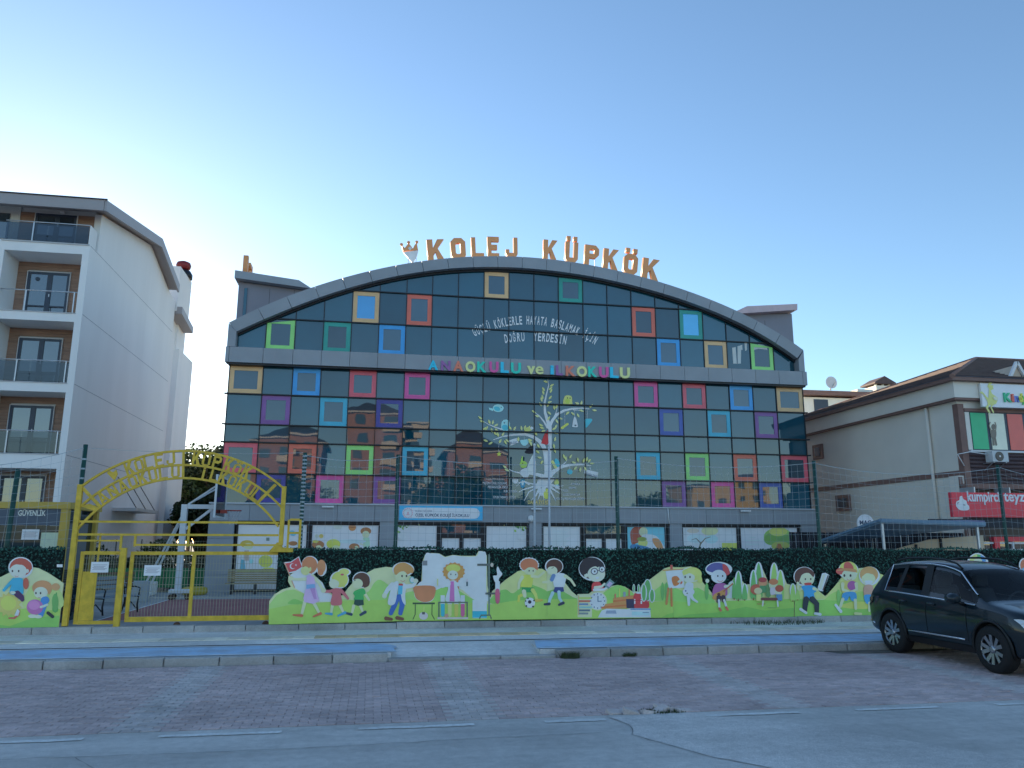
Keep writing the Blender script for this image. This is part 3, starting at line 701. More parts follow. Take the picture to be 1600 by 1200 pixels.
for x, y, a in [(632,95,200),(650,130,-30),(600,200,250),(650,185,-60),(590,240,260),(640,240,-50),(585,260,250),(630,270,-20),(580,300,240),(625,305,-60),(640,160,-40),(605,170,240),(650,385,120),(690,330,-100),(700,320,-70),(660,370,220),(720,400,10),(700,410,60),(560,390,200),(530,355,210),(815,345,140),(830,350,40),(880,360,60),(900,280,200),(915,290,-80),(985,310,-40),(1010,330,10),(900,330,20),
  (70,410,220),(90,435,200),(120,470,120),(140,450,-110),(160,455,-80),(175,470,-30),(110,480,150),(150,485,80),(180,490,40),(320,500,-120),(340,505,-60),(410,505,-100),(430,500,-70),(460,500,-60),(600,490,200),(590,470,-150),(610,505,160),(670,500,-30),(690,490,-60),(680,520,20),(540,550,-120),(690,600,-80),(680,620,80),(685,660,70),(540,620,60),(560,700,220),(580,740,190),(590,760,120),(210,560,-100),(200,545,-140),(240,555,-60),(235,580,120),(260,590,60),(270,580,40),(460,580,20),(470,590,60),(485,600,80),(380,560,90),
  (775,745,-110),(785,765,-90),(815,745,-60),(870,785,200),(890,775,-100),(930,780,-70),(960,770,-80),(970,780,-50),(985,785,0),(880,815,140),(910,820,100),(940,815,60),(280,830,220),(300,850,200),(120,600,200,),(160,605,150)]: leaf(x, y, 40, a, G_ if rr.random() < .6 else (160,195,125))
props(A.build('leaf_print', TD), kind='stuff')
BLb, BLd = (96,178,205), (40,140,178)
A = Art(30.981, 740, 580, 5.4545, .0006)
A.ell(210,315,46,34,BLb).poly([(170,320),(128,310),(135,330),(165,340)], BLb).ell(200,320,28,18,BLd,20).ell(236,308,4,4,(30,50,70)); A.build('bird', TD)
A = Art(30.981, 740, 580, 5.4545, .0006)
A.poly([(240,500),(236,450),(250,420),(280,412),(305,430),(310,465),(300,505)], BLb, True).ell(268,480,28,24,BLd,30).ell(262,440,6,6,(30,60,80)); A.build('bird', TD)
A = Art(30.981, 740, 580, 5.4545, .0006)
A.poly([(765,282),(775,220),(800,205),(835,215),(840,260),(835,285)], G2, True).ell(800,255,20,24,(120,160,70)).ell(800,228,5,5,(40,50,30)).ell(822,230,5,5,(40,50,30)); A.build('bird', TD)
A = Art(30.981, 740, 580, 5.4545, .0006)
A.ell(465,495,36,18,G2,-10).ell(495,485,14,12,W_); A.build('bird', TD)
A = Art(30.981, 740, 580, 5.4545, .0006)
A.ell(425,795,32,30,(110,190,70)).poly([(395,790),(412,725),(420,725),(420,790)], (110,190,70)).ell(418,785,5,5,(30,50,30)); A.build('bird', TD)
def orn(nm='ornament'):
    global _on; _on += 1; return Art(30.9807-.00017*_on, 740, 580, 5.4545, .0006)
_on = 0
for x, y0, y1 in [(777,335,450),(860,330,400),(968,320,410),(430,545,590),(215,600,690),(820,800,840),(712,850,920)]: orn().limb([(x,y0),(x,y1)], 2.5, W_).build('string', TD)
orn().limb([(752,485),(800,450)], 20, (180,190,70)).build('pencil', TD)
orn().poly([(855,395),(870,395),(888,460),(880,478),(845,475),(842,460)], (150,200,225), True).ell(868,462,9,7,(40,70,90)).build('flask', TD)
orn().poly([(945,410),(1000,405),(1010,420),(985,455),(955,485),(950,450)], BLd, True).build('kite', TD)
orn().poly([(303,588),(372,568),(382,610),(315,635)], W_).build('tag', TD)
orn().poly([(395,590),(430,585),(462,580),(470,605),(440,635),(410,625)], BLb, True).build('boat', TD)
orn().poly([(940,832),(1062,862),(1056,905),(942,872)], W_).poly([(985,830),(992,805),(1000,842)], W_).build('tag', TD)
orn().poly([(217,682),(223,698),(237,700),(226,710),(230,724),(217,716),(204,724),(208,710),(197,700),(211,698)], (215,190,60)).build('star', TD)
orn().ell(820,858,24,22,BLd).build('cube', TD)
orn().ell(355,930,26,28,W_).build('disc', TD)
orn().ell(418,955,22,42,(30,110,160)).ell(418,950,10,22,(120,190,215)).build('mask', TD)
orn().ell(708,950,20,24,G2).ell(708,925,11,11,G2).ell(708,975,18,10,BLb).build('doll', TD)
orn().limb([(672,770),(700,820)], 24, (190,190,110)).ell(712,780,20,38,BLd,-20).build('books', TD)
orn().ell(620,1045,34,44,(140,190,70)).ell(612,1020,5,5,W_).ell(633,1022,5,5,W_).build('bird', TD)
orn().poly([(545,1010),(590,1000),(588,1060),(560,1050)], W_, True).build('page', TD)
orn().poly([(390,860),(440,825),(480,850),(455,915),(420,900)], (170,185,220), True).build('sail', TD)
orn().poly([(455,820),(518,700),(528,870),(470,865)], (150,165,185), True).build('sail', TD)
orn().poly([(575,615),(600,545),(632,500),(640,630)], (130,30,40)).build('red_flag', TD)
orn().poly([(437,690),(470,650),(518,615),(522,655),(515,695),(470,703)], (8,12,30), True).build('dark_flag', TD)
for tx, u, v, wd in (('BLOG',312,622,56),('BÜYÜK TAŞ',952,884,96)):
    p = at(740+u/5.4545, 580+v/5.4545, 30.97); place_text('tag_text', tx, p[0], 30.97, p[2], .10, wd/5.4545/1211*33.5, mat('tag_ink', S(70,90,120), .5), TD, .001, .01, .1 if tx == 'BLOG' else -.22)
def decal_words(lines, right):
    for txt, u, v, wd in lines:
        p = at(740+u/5.4545, 580+v/5.4545, 30.98); q = at(740+(u+wd)/5.4545, 580+v/5.4545, 30.98)
        place_text('caption', txt, p[0], 30.98, p[2], .095, q[0]-p[0], decal_w, TD, .002, .01, -.0)
decal_words([('KODLAMA KULÜBÜ',107,926,155),('MATEMATİKSEL DÜŞÜNME',78,962,207),('PEDAGOJİK OKUL',122,996,178),('KURUM TARİH',258,1032,113),('OYUN TABANLI EĞİTİM',168,1082,187),('İNGİLİZCE',852,938,70),('ALMANCA',828,970,78),('DRAMA',812,1003,60),('MÜZİK',760,1026,47),('GÜZEL SANATLAR',760,1060,147),('MONTAJ PEDAGOJİK EĞİTİM',698,1095,246)], 0)
p = at(740+462/5.4545, 580+1130/5.4545, 30.98)
place_text('caption', 'DAHA İYİ BİR', p[0], 30.98, p[2], .14, .95, mat('decal_orange', S(225,140,100), .5), TD, .002, .02)

# ------------------------------------------------------------------ blue name board above the entrance
def pn(u, v, Y=30.5): q = at(u, v, Y); return q[0], q[2]
a = pn(624,790); b = pn(754,813.5)
NB = thing('name_board', 'blue and white school name board hung over the entrance', 'sign', (a[0],30.5,b[1]))
box('board', a[0], b[0], 30.49, 30.54, b[1], a[1], mat('board_blue', S(40,130,205), .3, .05), NB)
zc = (a[1]+b[1])/2; hh = (a[1]-b[1])/2-.07
pill = [(a[0]+.12+hh+hh*math.cos(t), zc+hh*math.sin(t)) for t in [math.pi/2+math.pi*i/12 for i in range(13)]]+[(b[0]-.12-hh+hh*math.cos(t), zc+hh*math.sin(t)) for t in [-math.pi/2+math.pi*i/12 for i in range(13)]]
MB().prism(pill, 30.482, 30.489).build('white_field', mat('board_white', S(168,200,236), .3, .03), NB)
ink = mat('ink_navy', S(20,40,80), .5, .04)
place_text('board_text', 'ÖZEL KÜPKÖK KOLEJİ İLKOKULU', pn(649,807)[0], 30.48, pn(649,807)[1], .115, pn(733,807)[0]-pn(649,807)[0], ink, NB, .001, .012)
place_text('board_text', 'BURSA / NİLÜFER', pn(649,800)[0], 30.48, pn(649,800)[1], .075, pn(675,800)[0]-pn(649,800)[0], mat('ink_grey', S(80,100,130), .5), NB, .001, .005)
em = MB(); ex, ez = pn(637.5,801.5)
for k in range(16):
    t0, t1 = 2*math.pi*k/16, 2*math.pi*(k+.6)/16
    em.add([(ex+r_*math.cos(t), 30.478, ez+r_*math.sin(t)) for r_, t in ((.15,t0),(.19,t0),(.19,t1),(.15,t1))], [(0,1,2,3)])
em.add([(ex+.03*math.cos(t), 30.478, ez+.045*math.sin(t)) for t in [2*math.pi*i/10 for i in range(10)]], [tuple(range(10))])
em.add([(ex-.07,30.4775,ez-.08),(ex+.07,30.4775,ez-.08),(ex+.05,30.4775,ez-.05),(ex-.05,30.4775,ez-.05)], [(0,1,2,3)])
em.build('emblem', mat('ink_red', S(150,120,150), .5), NB)

# ------------------------------------------------------------------ stickers on the ground-floor windows
def wart(x0, y0, s_, Y=30.738): return Art(Y, x0, y0, s_, .0009)
SK, HB, HY, GRN = (200,178,150), (110,88,62), (150,150,70), (110,150,90)
A = wart(320, 780, 10)       # window A
A.ell(660,700,105,60,(140,135,60)).ell(680,735,75,50,SK).rect(620,800,690,960,(120,130,140)).ell(950,970,110,95,(150,160,70)).ell(725,970,35,35,(90,165,195)).poly([(540,1140),(570,940),(620,950),(640,1140)], (60,130,170)).rect(500,1110,1100,1140,(120,165,95)).poly([(840,1130),(1080,1130),(1080,1080),(950,1070)], (130,170,80), True)
A.rect(960,600,1010,650,(70,100,110)).ell(1380,690,70,35,HB).poly([(1330,500),(1380,490),(1430,530),(1400,570),(1340,560)], (60,140,190), True); A.build('sticker', W['A'])
A = wart(360, 780, 5)        # window B
A.ell(952,220,30,28,(150,105,70)).limb([(925,220),(980,220)], 3, (90,60,50)).ell(1058,250,42,30,HB).ell(1058,275,28,28,SK).poly([(1035,300),(1085,300),(1090,350),(1085,395),(1040,395)], (110,165,160)).limb([(1040,320),(1015,350),(1050,360)], 9, SK).ell(968,375,42,30,HB).ell(985,380,16,16,SK).ell(940,330,120,16,(120,170,195)).ell(805,350,55,38,(160,175,70)).ell(825,385,30,26,(205,190,140)).ell(685,355,48,32,HB).ell(665,330,24,12,HY).ell(690,385,26,26,SK).ell(710,288,17,16,(150,140,80)).ell(675,288,14,14,(120,150,160)).ell(840,215,35,18,(175,185,180)); A.build('sticker', W['B'])
for k in 'CD':
    A = wart(600, 770, 5); sx = (lambda x: x) if k == 'C' else (lambda x: 1215-x)
    for i in range(26):
        x = random.uniform(105,200); y = 235+(x-105)*.1+abs(random.gauss(0,22))*(1.6 if x < 130 else .9)
        A.ell(sx(x), y, random.uniform(6,14), random.uniform(4,9), random.choice([(50,110,60),(80,130,60),(100,150,80),(60,120,90)]), random.uniform(0,180), 8)
    for i in range(14): A.limb([(sx(200+i*6),235),(sx(205+i*6+random.uniform(-9,9)),255)], 4, (150,160,110))
    A.ell(sx(140),345,35,22,(170,195,210)).ell(sx(150),325,22,18,(170,195,210)); A.build('sticker', W[k])
A = wart(880, 840, 6.667)    # window F: painted figures
A.rect(665,-145,1055,120,(70,150,195)).poly([(700,-60),(760,-120),(830,-110),(870,-40),(840,20),(760,60),(715,70)], (110,65,55), True).ell(835,-60,45,50,SK).poly([(830,-30),(960,-20),(1030,60),(1045,120),(860,120),(820,40)], (190,195,210), True).poly([(930,10),(1000,20),(1040,110),(990,120),(940,60)], (180,110,80), True).ell(830,55,50,45,(200,180,100)).ell(820,15,50,22,(90,120,60)).poly([(715,70),(800,80),(870,95),(900,120),(710,120)], (40,100,160), True); A.build('sticker', W['F'])
A = wart(900, 770, 4.21)     # windows G and H
A.rect(700,215,1060,380,(150,185,205)).ell(790,300,60,30,(120,180,215)).ell(890,305,45,28,(110,175,215)).ell(880,250,55,30,(190,190,140)).limb([(810,370),(820,330),(790,300),(760,310)], [9,8,5,3], (70,80,70)).limb([(820,335),(850,300),(885,290)], [8,5,3], (70,80,70)).rect(960,330,1058,380,(140,165,80)).ell(770,250,40,16,(180,150,160)); A.build('sticker', W['G'])
A = wart(900, 770, 4.21)
A.ell(1330,290,95,60,(95,150,85)).ell(1290,305,55,40,(80,135,75)).ell(1375,310,50,36,(75,130,85)).ell(1330,255,60,30,(130,175,90)).ell(1345,350,60,30,(110,140,80)).poly([(1310,380),(1325,335),(1345,335),(1365,380)], (110,85,60)).rect(1110,310,1210,316,(120,160,185)).rect(1140,290,1180,295,(120,160,185)).rect(1115,335,1205,341,(120,160,185)); A.build('sticker', W['H'])
A = wart(600, 770, 5)
for yy in range(290,420,10): A.rect(1315,yy,1420+(yy*7 % 40),yy+3,(120,165,190))
A.ell(1260,330,25,35,(170,195,212)); A.build('sticker', W['E'])

A = Art(30.994, 920, 360, 4.444, .0004)
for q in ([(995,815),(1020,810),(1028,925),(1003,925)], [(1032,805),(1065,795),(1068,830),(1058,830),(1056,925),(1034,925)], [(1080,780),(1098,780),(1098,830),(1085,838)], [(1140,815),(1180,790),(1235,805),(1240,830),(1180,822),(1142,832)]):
    A = Art(30.994, 920, 360, 4.444, .0004); A.poly(q, (112,142,166)); A.build('interior_strip', school)  # pale strips painted on the panes for bright interior columns behind the glass
# ------------------------------------------------------------------ leafy fence screen
hedge_m = mat('hedge_leaf', (.018,.082,.060), .6, .5, 2., island=.85)
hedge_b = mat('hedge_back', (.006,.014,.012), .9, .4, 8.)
def hedge(x0, x1, label):
    t = thing('hedge_screen', label, 'hedge', ((x0+x1)/2,17.45,.25), 'leafy screens along the fence')
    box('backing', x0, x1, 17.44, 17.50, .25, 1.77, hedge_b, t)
    b = MB(); rr = random.Random(int(x0*10)); n = int((x1-x0)*1150)
    for _ in range(n):
        x = rr.uniform(x0, x1); zt = 1.775+.018*math.sin(x*1.9)+.014*math.sin(x*5.3+1); z = rr.uniform(.25, zt) if rr.random() < .87 else zt+abs(rr.gauss(0,.022)); y = 17.435-rr.random()*.05
        if z > 1.77: y = 17.47+rr.uniform(-.04,.03)
        a = rr.uniform(0, 6.28); s_ = rr.uniform(.018,.036); d = Vector((math.cos(a), rr.uniform(-.7,.3), math.sin(a))).normalized()*s_; e = Vector((-math.sin(a), rr.uniform(-.6,.6), math.cos(a))).normalized()*s_*.5
        c = Vector((x, y, z)); b.add([c-d, c+e, c+d, c-e], [(0,1,2,3)])
    props(b.build('leaves', hedge_m, t), kind='stuff')
hedge(-9.6, -6.12, 'dark green leafy screen behind the sun mural left of the yellow gate')
hedge(-1.93, 17.4, 'long dark green leafy screen right of the yellow gate behind the murals')

# ------------------------------------------------------------------ perimeter posts and net
net_m = mat('net_cord', (.40,.45,.47), .7, .1)
PF = thing('perimeter_fence', 'tall green fence posts carrying pale sports netting along the school front', 'fence', (4,17.55,.2))
posts = [(-11.0,3.9),(-5.99,3.93),(-1.5,3.86),(.53,3.86),(5.63,3.93),(10.72,3.93),(15.9,3.93)]
for i, (x, z) in enumerate(posts):
    b = MB().tube([(x, 17.58, .1), (x, 17.58, z)], .045, 8)
    p = b.build('post', green_post, PF)
    if i in (1, 2):
        q = MB()
        for k in range(24 if i == 2 else 8): q.lathe((x, 17.58, (1.85 if i == 2 else 2.2)+k*(.083 if i == 2 else .2)), [(.047,0),(.05,.008),(.05,.03),(.047,.038)], 8)
        q.build('cord_tie', net_m, p)
p = MB().tube([(-7.42,17.9,.1),(-7.36,17.9,3.42)], .05, 8).build('post', green_post, PF)
def net(x0, x1, zt, zb, sag, nx, nz, slack=.0, y=17.53):
    b = MB()
    def P(s, t):
        x = x0+(x1-x0)*s; top = zt-sag*4*s*(1-s); return (x+slack*math.sin(s*9+t*3)*.03, y+.02*math.sin(s*7+t*5), zb+(top-zb)*t)
    for i in range(nx+1):
        b.tube([P(i/nx, k/4) for k in range(5)], 0.0026, 3, caps=False, smooth=False)
    for k in range(nz+1):
        b.tube([P(i/12, k/nz) for i in range(13)], 0.0026 if k < nz else .007, 3, caps=False, smooth=False)
    props(b.build('net', net_m, PF), kind='stuff')
net(-11.0, -5.99, 3.85, 1.8, .45, 26, 11, 1)
net(-1.5, .53, 3.8, 1.8, .1, 12, 12)
net(.53, 5.63, 3.82, 1.8, .14, 31, 12)
net(5.63, 10.72, 3.88, 1.8, .16, 31, 12)
net(10.72, 15.9, 3.86, 1.8, .22, 31, 12, 1)
net(15.9, 20.4, 3.86, 1.8, .3, 27, 12, 1)
MB().tube([(-5.99+4.49*i/10, 17.58, 3.86-.06*4*(i/10)*(1-i/10)) for i in range(11)], .006, 4).build('rope', net_m, PF)
# two flagpoles in front of the school
for u, lab in ((835,'left of two slim white flagpoles before the tree decal'), (858,'right of two slim white flagpoles before the tree decal')):
    p = at(u, 760, 28.5); top = at(u, 697, 28.5)[2]
    f = thing('flagpole', lab, 'flagpole', (p[0], 28.5, .1), 'flagpoles in the yard')
    MB().tube([(p[0],28.5,.1),(p[0],28.5,top)], [.05,.035], 10).build('pole', mat('pole_white', (.6,.63,.66), .4, .05), f)
    MB().lathe((p[0],28.5,top), [(.035,0),(.055,.03),(.05,.07),(.02,.1)], 10).build('finial', white_paint, f)
    MB().lathe((p[0],28.5,.1), [(.16,0),(.16,.02),(.06,.05),(.055,.25)], 12).build('base', steel, f)

# ------------------------------------------------------------------ mural boards
MY = 17.36
LG, MG, FG, DG = (146,186,142), (86,152,84), (108,160,82), (58,128,78)
WH, SKN, SKP = (172,198,226), (196,176,152), (214,192,168)
board_edge = mat('board_edge', (.7,.72,.72), .6)
def board(name, label, x0, y0, s_, outline, layers):
    "cut-out board: outline extruded, printed layers on its face"
    A = Art(MY, x0, y0, s_)
    pts = []
    n = len(outline)
    q = [A.pt(p) for p in outline]
    t = thing(name, label, 'mural', (sum(p[0] for p in q)/n, MY, .26), 'printed mural boards on the fence')
    MB().prism([(p[0], p[2]) for p in q], MY+.002, MY+.03).build('panel', [flat(*LG)], t)
    A.k = 1
    for pp, c, sm in layers: A.poly(pp, c, sm)
    A.build('landscape_print', t)
    return t
_an = [0]
def art(x0, y0, s_=6.6667, lift=0.): _an[0] += 1; return Art(MY-.0082-.000137*_an[0]-lift, x0, y0, s_, .0006)
def eyes(A, x, y, d, r=5): A.ell(x, y, r, r*1.5, (40,36,40)); A.ell(x+d, y, r, r*1.5, (40,36,40))
def smile(A, x, y, w_): A.limb([(x-w_, y), (x-w_*.4, y+w_*.5), (x+w_*.4, y+w_*.5), (x+w_, y)], 4, (140,70,70))
# ---- left board
T = board('mural_board', 'mural board with a sun and two playing girls left of the gate', 0, 830, 6.6667,
  [(-420,1030),(-420,600),(-250,480),(-60,470),(0,480),(100,430),(180,385),(300,370),(400,385),(500,435),(600,500),(662,545),(608,1020)],
  [([(-420,1030),(-420,820),(0,830),(300,800),(630,810),(608,1020)], FG, False), ([(-420,1030),(-420,900),(-100,960),(100,990),(350,900),(620,880),(608,1020)], MG, False), ([(250,800),(300,600),(400,540),(520,560),(640,640),(630,805)], (120,172,112), True)])
A = art(0,830)
A.limb([(575,820),(572,700),(590,640)], [60,50,8], DG); A.ell(575,740,34,90,(70,135,85)); A.build('printed_tree', T)
A = art(0,830)
A.ell(215,380,130,112,WH).ell(215,375,112,95,(120,66,62)).ell(270,545,30,60,(126,72,66)).ell(190,415,90,72,(190,172,178)).poly([(100,380),(150,345),(220,350),(290,345),(330,400),(320,330),(230,285),(140,310)], (120,66,62), True)
eyes(A,130,415,65,8); smile(A,175,465,18); A.ell(287,415,16,20,(190,172,178))
A.poly([(140,495),(230,490),(240,560),(235,660),(105,650),(120,560)], (34,132,184), True).limb([(145,505),(90,560),(40,615)], [40,34,30], (34,132,184)).limb([(180,650),(225,690),(235,715)], [70,60,40], (52,40,84)).ell(135,640,30,16,(200,182,172))
A.build('printed_girl', T, 'girl in a blue jumper leaning over a sun')
A = art(0,830); pts = []
for i in range(28):
    a = 2*math.pi*i/28; r_ = 140 if i % 2 else 105; pts.append((90+r_*math.cos(a), 765+r_*.95*math.sin(a)))
A.poly(pts, (196,150,92)).ell(88,750,80,76,(196,196,84)).limb([(95,905),(150,905),(195,870),(205,820)], [14,20,18,10], (160,70,80)).poly([(150,880),(180,810),(205,830),(190,880)], (200,205,215)); A.build('printed_sun', T)
A = art(0,830)
A.ell(440,590,105,78,(150,112,86)).ell(580,580,44,38,(158,118,90)).ell(425,640,72,60,(206,186,170)).poly([(340,610),(380,560),(450,570),(510,640),(500,680),(540,600),(470,520),(380,530)], (150,112,86), True)
eyes(A,375,645,48,8); smile(A,410,685,12)
A.poly([(430,700),(490,680),(515,720),(495,760),(470,830),(440,895),(395,890),(420,800)], (40,104,180), True).ell(365,790,86,80,(120,80,150)).ell(355,770,60,50,(136,98,165)).limb([(495,765),(460,780),(425,790)], 24, (206,186,170)).limb([(500,850),(550,890)], 34, (34,44,60)).ell(340,885,46,20,(206,186,170)).ell(400,890,40,18,(206,186,170))
A.build('printed_girl', T, 'kneeling girl hugging a purple ball')
A = art(0,830); A.rect(592,345,652,375,(170,185,190)); A.build('small_plate', T)
# ---- board 1 (girl with flag, two children, scientist)
T = board('mural_board', 'mural board with flag girl, two children and a boy in a lab coat', 420, 840, 6.6667,
  [(0,905),(4,660),(60,590),(140,540),(230,514),(200,455),(205,400),(300,330),(350,300),(440,360),(560,470),(600,560),(720,610),(770,600),(830,520),(900,440),(990,385),(1100,325),(1220,305),(1330,315),(1420,350),(1500,420),(1500,868),(800,886)],
  [([(215,395),(340,320),(450,380),(560,470),(600,560),(680,620),(655,668),(530,668),(400,600),(262,520)], WH, False), ([(0,905),(2,700),(80,600),(180,550),(260,540),(360,580),(420,700),(600,690),(780,640),(900,655),(900,880)], (110,168,105), False), ([(1040,560),(1100,470),(1160,440),(1250,500),(1330,600),(1500,560),(1500,680),(900,660)], (104,164,98), True), ([(0,905),(0,745),(230,700),(500,680),(900,652),(1500,646),(1500,866),(800,884)], FG, False), ([(200,690),(260,640),(330,660),(380,690)], MG, True)])
A = art(420,840)
A.poly([(155,262),(170,255),(225,252),(315,195),(352,310),(290,360),(215,372)], WH).limb([(165,262),(268,520)], 10, (170,120,110)).poly([(172,268),(235,258),(308,205),(345,305),(280,345),(212,362)], (150,58,70)).ell(248,298,30,30,WH).ell(256,296,25,25,(150,58,70)).poly([(272,284),(279,280),(284,272),(287,282),(296,286),(287,290),(284,300),(279,290)], WH)
A.build('printed_flag', T, 'red flag with white crescent and star')
A = art(420,840)
A.ell(430,290,92,100,WH).ell(550,320,54,82,WH).ell(425,285,80,88,(160,98,74)).ell(548,300,45,70,(168,106,80)).ell(540,360,30,34,(160,98,74)).ell(380,345,46,46,(190,160,124)).ell(432,330,12,24,(190,160,124)).poly([(345,260),(390,215),(470,230),(480,320),(440,380),(445,310),(410,275)], (160,98,74), True)
A.limb([(355,305),(370,300)], 5, (110,60,50)).limb([(395,430),(310,435),(235,430)], [34,28,24], SKN).ell(230,425,28,24,SKN).limb([(455,400),(520,470),(565,545)], [36,30,26], SKN).limb([(375,670),(345,790)], [38,28], SKN).limb([(465,670),(520,775)], [38,26], SKN)
A.poly([(395,400),(430,385),(475,415),(485,500),(510,600),(528,660),(460,690),(370,670),(360,630),(390,520)], (140,132,190), False).poly([(392,490),(478,482),(484,522),(390,535)], (76,130,200)).poly([(430,530),(480,525),(500,640),(470,640)], (118,104,172)).limb([(255,805),(345,812)], [16,30], (150,84,66)).limb([(465,822),(540,790)], [16,30], (150,84,66))
A.build('printed_girl', T, 'girl in a purple dress carrying the flag')
A = art(420,840)
A.ell(735,440,100,92,WH).ell(785,360,70,42,WH).ell(740,435,85,82,(196,160,90)).ell(785,358,52,34,(200,165,100)).ell(680,480,52,50,(206,186,164)).poly([(655,420),(700,370),(770,380),(800,470),(780,520),(740,470),(700,440)], (196,160,90), True).ell(765,385,18,10,(160,70,90)).ell(640,465,14,10,(206,186,164))
A.limb([(690,545),(640,560),(585,560)], [38,32,28], (170,82,104)).limb([(745,545),(790,590),(825,635)], [38,32,26], (170,82,104)).ell(570,550,26,24,SKN).limb([(665,690),(650,785)], [34,24], SKN).limb([(735,690),(775,775)], [34,24], SKN).poly([(668,540),(740,530),(752,600),(762,690),(700,708),(645,692),(660,600)], (176,80,100), True).limb([(590,790),(655,796)], [16,28], (40,120,176)).limb([(722,815),(795,780)], [18,30], (40,120,176))
A.build('printed_girl', T, 'small blonde girl in a pink dress')
A = art(420,840)
A.ell(965,440,95,85,WH).ell(968,440,84,76,(62,52,50)).ell(925,480,55,52,SKN).poly([(880,440),(910,385),(1000,380),(1050,440),(1040,500),(990,520),(985,460),(930,420)], (62,52,50), True).limb([(890,450),(905,440)], 5, (40,30,30)).ell(880,465,10,9,SKN)
A.limb([(985,560),(1025,620),(1045,650)], [34,26,22], SKN).limb([(885,710),(868,780)], [34,24], SKN).limb([(950,700),(975,765)], [34,22], SKN).poly([(905,550),(985,530),(1010,580),(985,600),(985,655),(890,650),(895,610),(880,580)], (40,136,84), True).poly([(895,645),(985,648),(990,700),(930,712),(885,695)], (30,62,66)).limb([(800,785),(860,800)], [22,30], (34,58,90)).limb([(955,805),(1005,775)], [26,32], (34,58,90))
A.build('printed_boy', T, 'boy in a green shirt')
A = art(420,840)
A.ell(1400,330,115,75,WH).ell(1400,330,98,62,(176,110,70)).ell(1380,410,66,66,(206,176,150)).poly([(1300,330),(1340,275),(1420,262),(1505,320),(1495,370),(1440,350),(1370,355),(1320,390)], (180,114,72), True).ell(1320,405,14,20,(206,176,150)); eyes(A,1388,400,46,8); smile(A,1395,445,22)
A.limb([(1290,490),(1240,540),(1210,590)], [56,46,40], WH).ell(1205,605,26,28,SKP).limb([(1430,510),(1500,500),(1530,470)], [46,40,30], WH).limb([(1340,620),(1310,700),(1270,790)], [62,56,44], (36,80,165)).limb([(1380,600),(1390,700),(1370,790)], [62,54,44], (36,80,165)).poly([(1300,470),(1350,460),(1340,560),(1310,690),(1240,690),(1265,560)], WH, True).poly([(1395,470),(1430,500),(1420,600),(1425,700),(1390,660),(1375,560)], WH, True).poly([(1350,490),(1395,490),(1390,590),(1345,590)], (50,140,190)).poly([(1352,480),(1398,482),(1396,500),(1352,498)], (150,50,60)).ell(1492,440,26,36,(60,140,160)).ell(1492,440,18,27,(180,205,215)).ell(1530,450,26,24,SKP).limb([(1220,840),(1280,850)], [40,30], (80,62,58)).limb([(1335,835),(1395,848)], [40,30], (80,62,58))
A.build('printed_boy', T, 'boy in a white lab coat with a magnifying glass')
# ---- board 2 (chemistry, footballers)
T = board('mural_board', 'mural board with chemistry flasks, a wild-haired girl and a clamp stand', 640, 840, 6.6667,
  [(32,868),(32,500),(120,480),(135,250),(160,180),(230,160),(310,165),(370,200),(450,180),(540,190),(690,190),(720,140),(760,140),(805,185),(812,500),(840,640),(860,560),(1000,440),(1130,350),(1250,320),(1380,325),(1430,350),(1432,850)],
  [([(160,185),(230,165),(310,170),(370,205),(450,185),(540,195),(690,195),(722,145),(760,145),(800,190),(800,560),(860,640),(700,665),(500,520),(250,560),(140,480)], (160,192,228), True), ([(32,700),(32,600),(200,580),(360,510),(480,530),(620,620),(720,670),(840,700),(32,700)], (96,160,88), False), ([(850,690),(860,600),(1000,440),(1130,350),(1250,322),(1380,327),(1428,352),(1430,640)], (130,182,120), False), ([(860,690),(900,580),(1000,540),(1080,580),(1200,480),(1300,500),(1430,560),(1430,640)], MG, True), ([(32,868),(32,650),(300,660),(600,680),(850,695),(1100,655),(1430,640),(1430,850)], FG, False)])
GL = (150,180,215)
A = art(640,840)
A.rect(132,250,182,470,GL).poly([(140,450),(180,450),(250,520),(262,600),(230,660),(150,675),(70,640),(48,570),(90,480)], GL, True).poly([(55,508),(255,508),(262,600),(225,655),(150,672),(75,640),(50,580)], (164,98,74), True).rect(136,240,184,290,(80,100,120)).rect(32,676,262,694,(40,70,60)).limb([(60,690),(58,800),(35,850)], 8, (40,70,60)).limb([(235,690),(232,800),(258,850)], 8, (40,70,60)).ell(145,815,46,40,(130,150,175)).rect(130,775,160,800,(60,70,85)).limb([(148,770),(150,720)], 6, (200,180,120)); A.build('printed_flask', T)
A = art(640,840); pts = []
for i in range(30):
    a = 2*math.pi*i/30; r_ = 1.0 if i % 2 else .88; pts.append((460+120*r_*math.cos(a), 355+100*r_*math.sin(a)))
A.poly(pts, (180,112,62)).ell(455,320,75,42,(206,160,84)).ell(450,390,55,48,(200,182,178)).limb([(500,440),(490,490),(505,525)], 22, (176,100,70)).ell(430,382,20,18,(190,170,175)).ell(480,385,20,18,(190,170,175)).ell(430,382,6,8,(60,60,80)).ell(480,385,6,8,(60,60,80)).poly([(405,460),(440,450),(480,460),(530,640),(500,665),(375,660),(400,540)], (168,190,225), True).poly([(425,455),(462,455),(468,665),(415,665)], (150,84,160)).limb([(410,480),(340,510),(295,480)], [40,32,22], (168,190,225)).limb([(480,480),(550,500),(595,480)], [40,32,22], (168,190,225)).rect(590,460,606,505,(40,70,90)).rect(592,430,605,460,(190,150,180)).rect(285,430,297,500,(190,165,120)); A.build('printed_girl', T, 'wild-haired girl in a lab coat')
A = art(640,840)
